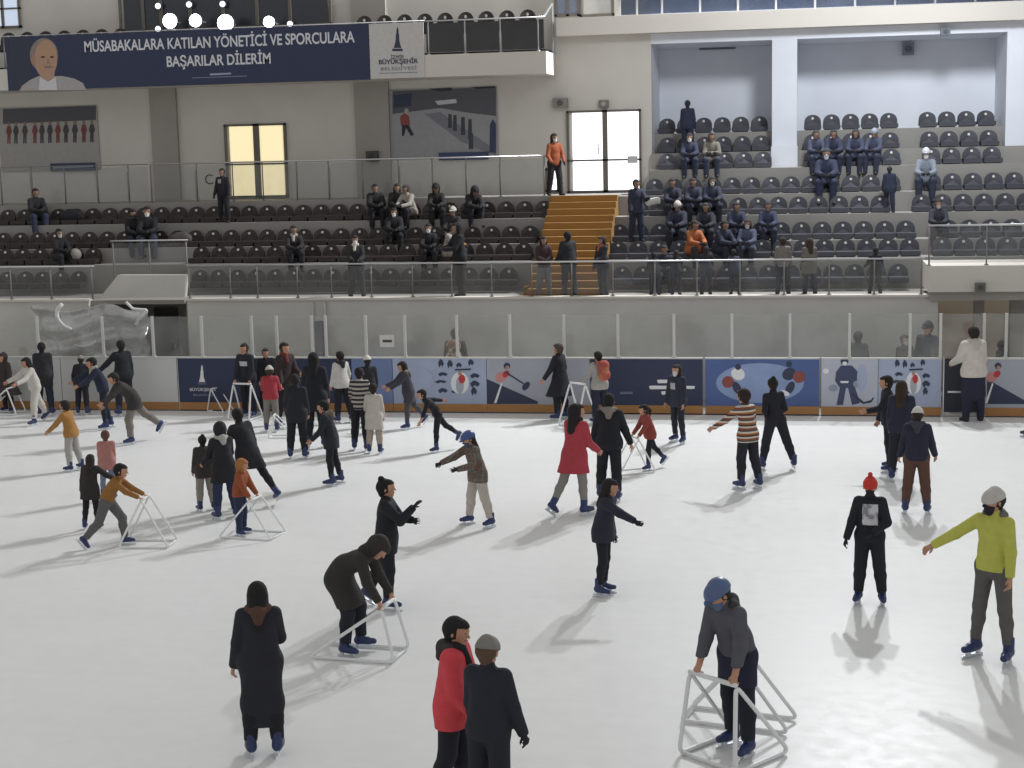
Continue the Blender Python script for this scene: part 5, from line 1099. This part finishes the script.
for px, ty, lb, cl in ((655, 252, 'spectator in black leaning on the railing right of stairs', '26282f'), (676, 250, 'spectator in dark blue standing before the orange jacket', '2c3040'), (706, 246, 'spectator in dark navy at railing between orange and grey jackets', '2b2e3c'), (735, 249, 'spectator in blue grey at railing left of the beige jacket', '3a4050')):
    sp(walk(px), ty, -160 if px % 2 else 175, lb, top=('jacket', cl), pants='2b2f3c', head=('short' if px % 2 else 'long', '2a2628'), pose=dict(lean=14, la=(26, 8, 40, 10), ra=(26, 8, 40, 10)))
ss(5, 815, 132, 'spectator in blue grey, left in the group of right niche', 10, top=('jacket', '3a3f52'), pants='33384a', head=('short', '34343c'))
ss(5, 833, 130, 'spectator in dark navy, middle in the group of right niche', 0, top=('puffer', '2b2f44'), pants='2b2f44', head=('short', '2f3038'))
ss(4, 826, 148, 'spectator with a pale mask in front of the niche group', 0, top=('puffer', '2b2f44'), pants='2b2f44', head=('short', '2f3038'), mask='b9bcc4')
ss(5, 855, 134, 'spectator in slate jacket, second from right in niche group', -5, top=('jacket', '363b50'), pants='2f3446', head=('long', '33333b'))
ss(5, 874, 136, 'spectator with light grey hair at right end of niche group', -15, top=('jacket', '40465a'), pants='33384a', head=('beanie', '8d93a0', '666b76'))
sp(tread(3, 893), 166, 178, 'spectator in dark navy climbing the narrow aisle of right stand', top=('jacket', '30354a', -0.2), pants='2d3246', head=('short', '2f2f38'), pose=dict(ll=(30, 4, 50), rl=(0, 4, 4)))
ss(4, 925, 147, 'spectator in pale grey jacket and white cap in right stand', 0, top=('jacket', '7d8490'), pants='33384a', head=('cap', 'c0c4ca'), mask=WM)
ss(2, 938, 205, 'spectator with dark hair behind the right entrance railing', 5, top=('jacket', '33343e'), pants='2f3038', head=('short', '2b282b'), mask='b0a8a2')
sp(walk(875), 247, -170, 'spectator in dark jacket standing alone at railing right end', top=('jacket', '2b2b31', -0.12), pants='2b2d36', head=('short', '2a2526'), pose=dict(la=(20, 20, 40, 0), ra=(20, 20, 40, 0), ll=(2, 7, 3), rl=(2, 7, 3)))
ss(3, 693, 178, 'spectator in dark slate between the paper holder and the navy masked one', 8, top=('puffer', '2f3242'), pants='2a2c38', head=('short', '2a272a'))
ss(2, 706, 203, 'spectator in black just behind and above the orange jacket', -5, top=('jacket', '292b36'), pants='2a2c38', head=('long', '2a272a'))
ss(2, 736, 205, 'spectator in dark blue above the grey blue jacket', 10, top=('puffer', '2d3144'), pants='2a2c38', head=('short', '2a272a'))
ss(0, 664, 254, 'spectator in dark blue sitting low behind the railing near stairs', 0, top=('jacket', '2b2e3c'), pants='2a2c38', head=('short', '2a272a'))
# loose things in the stand
def blob(name, label, cat, w, prims, m):
    v = vol_from([tuple(np.array(q, float) if i < 2 else q for i, q in enumerate(p)) for p in prims], 0.014); P, Q = v.nets(); o = link(name, fast_mesh(name, P, Q, m)); o.location = w; tag(o, label, cat); return o
blob('ball', 'pale ball lying on a low left seat beside bent spectator', 'ball', seat(1, 74)+[0, -0.05, 0.02], [((0, 0, 0.15), (0, 0, 0.15), 0.16, 0.16, 0)], mat('8d8882', 0.7))
blob('bag', 'black bag lying on back row seats at left', 'bag', seat(3, 72)+[0, 0, 0.0], [((-0.25, 0, 0.12), (0.25, 0, 0.12), 0.14, 0.14, 0.05), ((-0.1, 0, 0.25), (0.1, 0, 0.25), 0.08, 0.08, 0.06)], cloth('232226'))
blob('bag', 'grey bag on seat beside the two black-clad spectators', 'bag', seat(2, 180)+[0, 0, 0.0], [((-0.18, 0, 0.12), (0.18, 0, 0.12), 0.13, 0.13, 0.05), ((-0.1, 0, 0.22), (0.1, 0, 0.24), 0.07, 0.07, 0.06)], cloth('55504d'))
blob('paper', 'white paper held by a spectator in the right stand', 'paper', seat(3, 654)+[0, -0.3, 0.25], [((-0.12, 0, 0.0), (0.12, 0, 0.06), 0.09, 0.09, 0.02, (np.array([0.3, 0.9, 0.3]), 0.12))], mat('d8d6d2', 0.7))

# ================================================================== LIGHT
def area(loc, tgt, size, power, col, spread=170):
    l = bpy.data.lights.new('flood_or_fill', 'AREA'); l.shape = 'DISK'; l.size = size; l.energy = power; l.color = col; l.spread = math.radians(spread)
    o = bpy.data.objects.new('flood_or_fill', l); C.objects.link(o); o.location = loc
    o.rotation_euler = (Vector(tgt)-Vector(loc)).to_track_quat('-Z', 'Y').to_euler()
g0 = onz(870, 350, 0); LX, LY = float(g0[0]), min(float(g0[1]), 42.5)
area((LX-0.9, LY, 15.8), (-30, 12, 2), 0.8, 2200, (0.96, 0.98, 1.0)); area((LX+1.5, LY, 15.8), (-28, 12, 2), 0.8, 2200, (0.96, 0.98, 1.0))
area((3.0, 29.0, 14.0), (3.0, 46, 8.0), 2.5, 290, (0.9, 0.95, 1.0), 70)  # added unseen fill, brightens the right stand in place of the bluish veil
wd = bpy.data.worlds.new('hall_air'); bpy.context.scene.world = wd; wd.use_nodes = True
bg = wd.node_tree.nodes['Background']; bg.inputs[0].default_value = (0.80, 0.80, 0.80, 1); bg.inputs[1].default_value = 0.62
vs = bpy.context.scene.view_settings
vs.view_transform = 'Standard'; vs.look = 'None'; vs.exposure = 0.0; vs.gamma = 1.0; vs.use_curve_mapping = False
bpy.context.scene.cycles.max_bounces = 6; bpy.context.scene.cycles.transparent_max_bounces = 12; bpy.context.scene.cycles.use_denoising = True
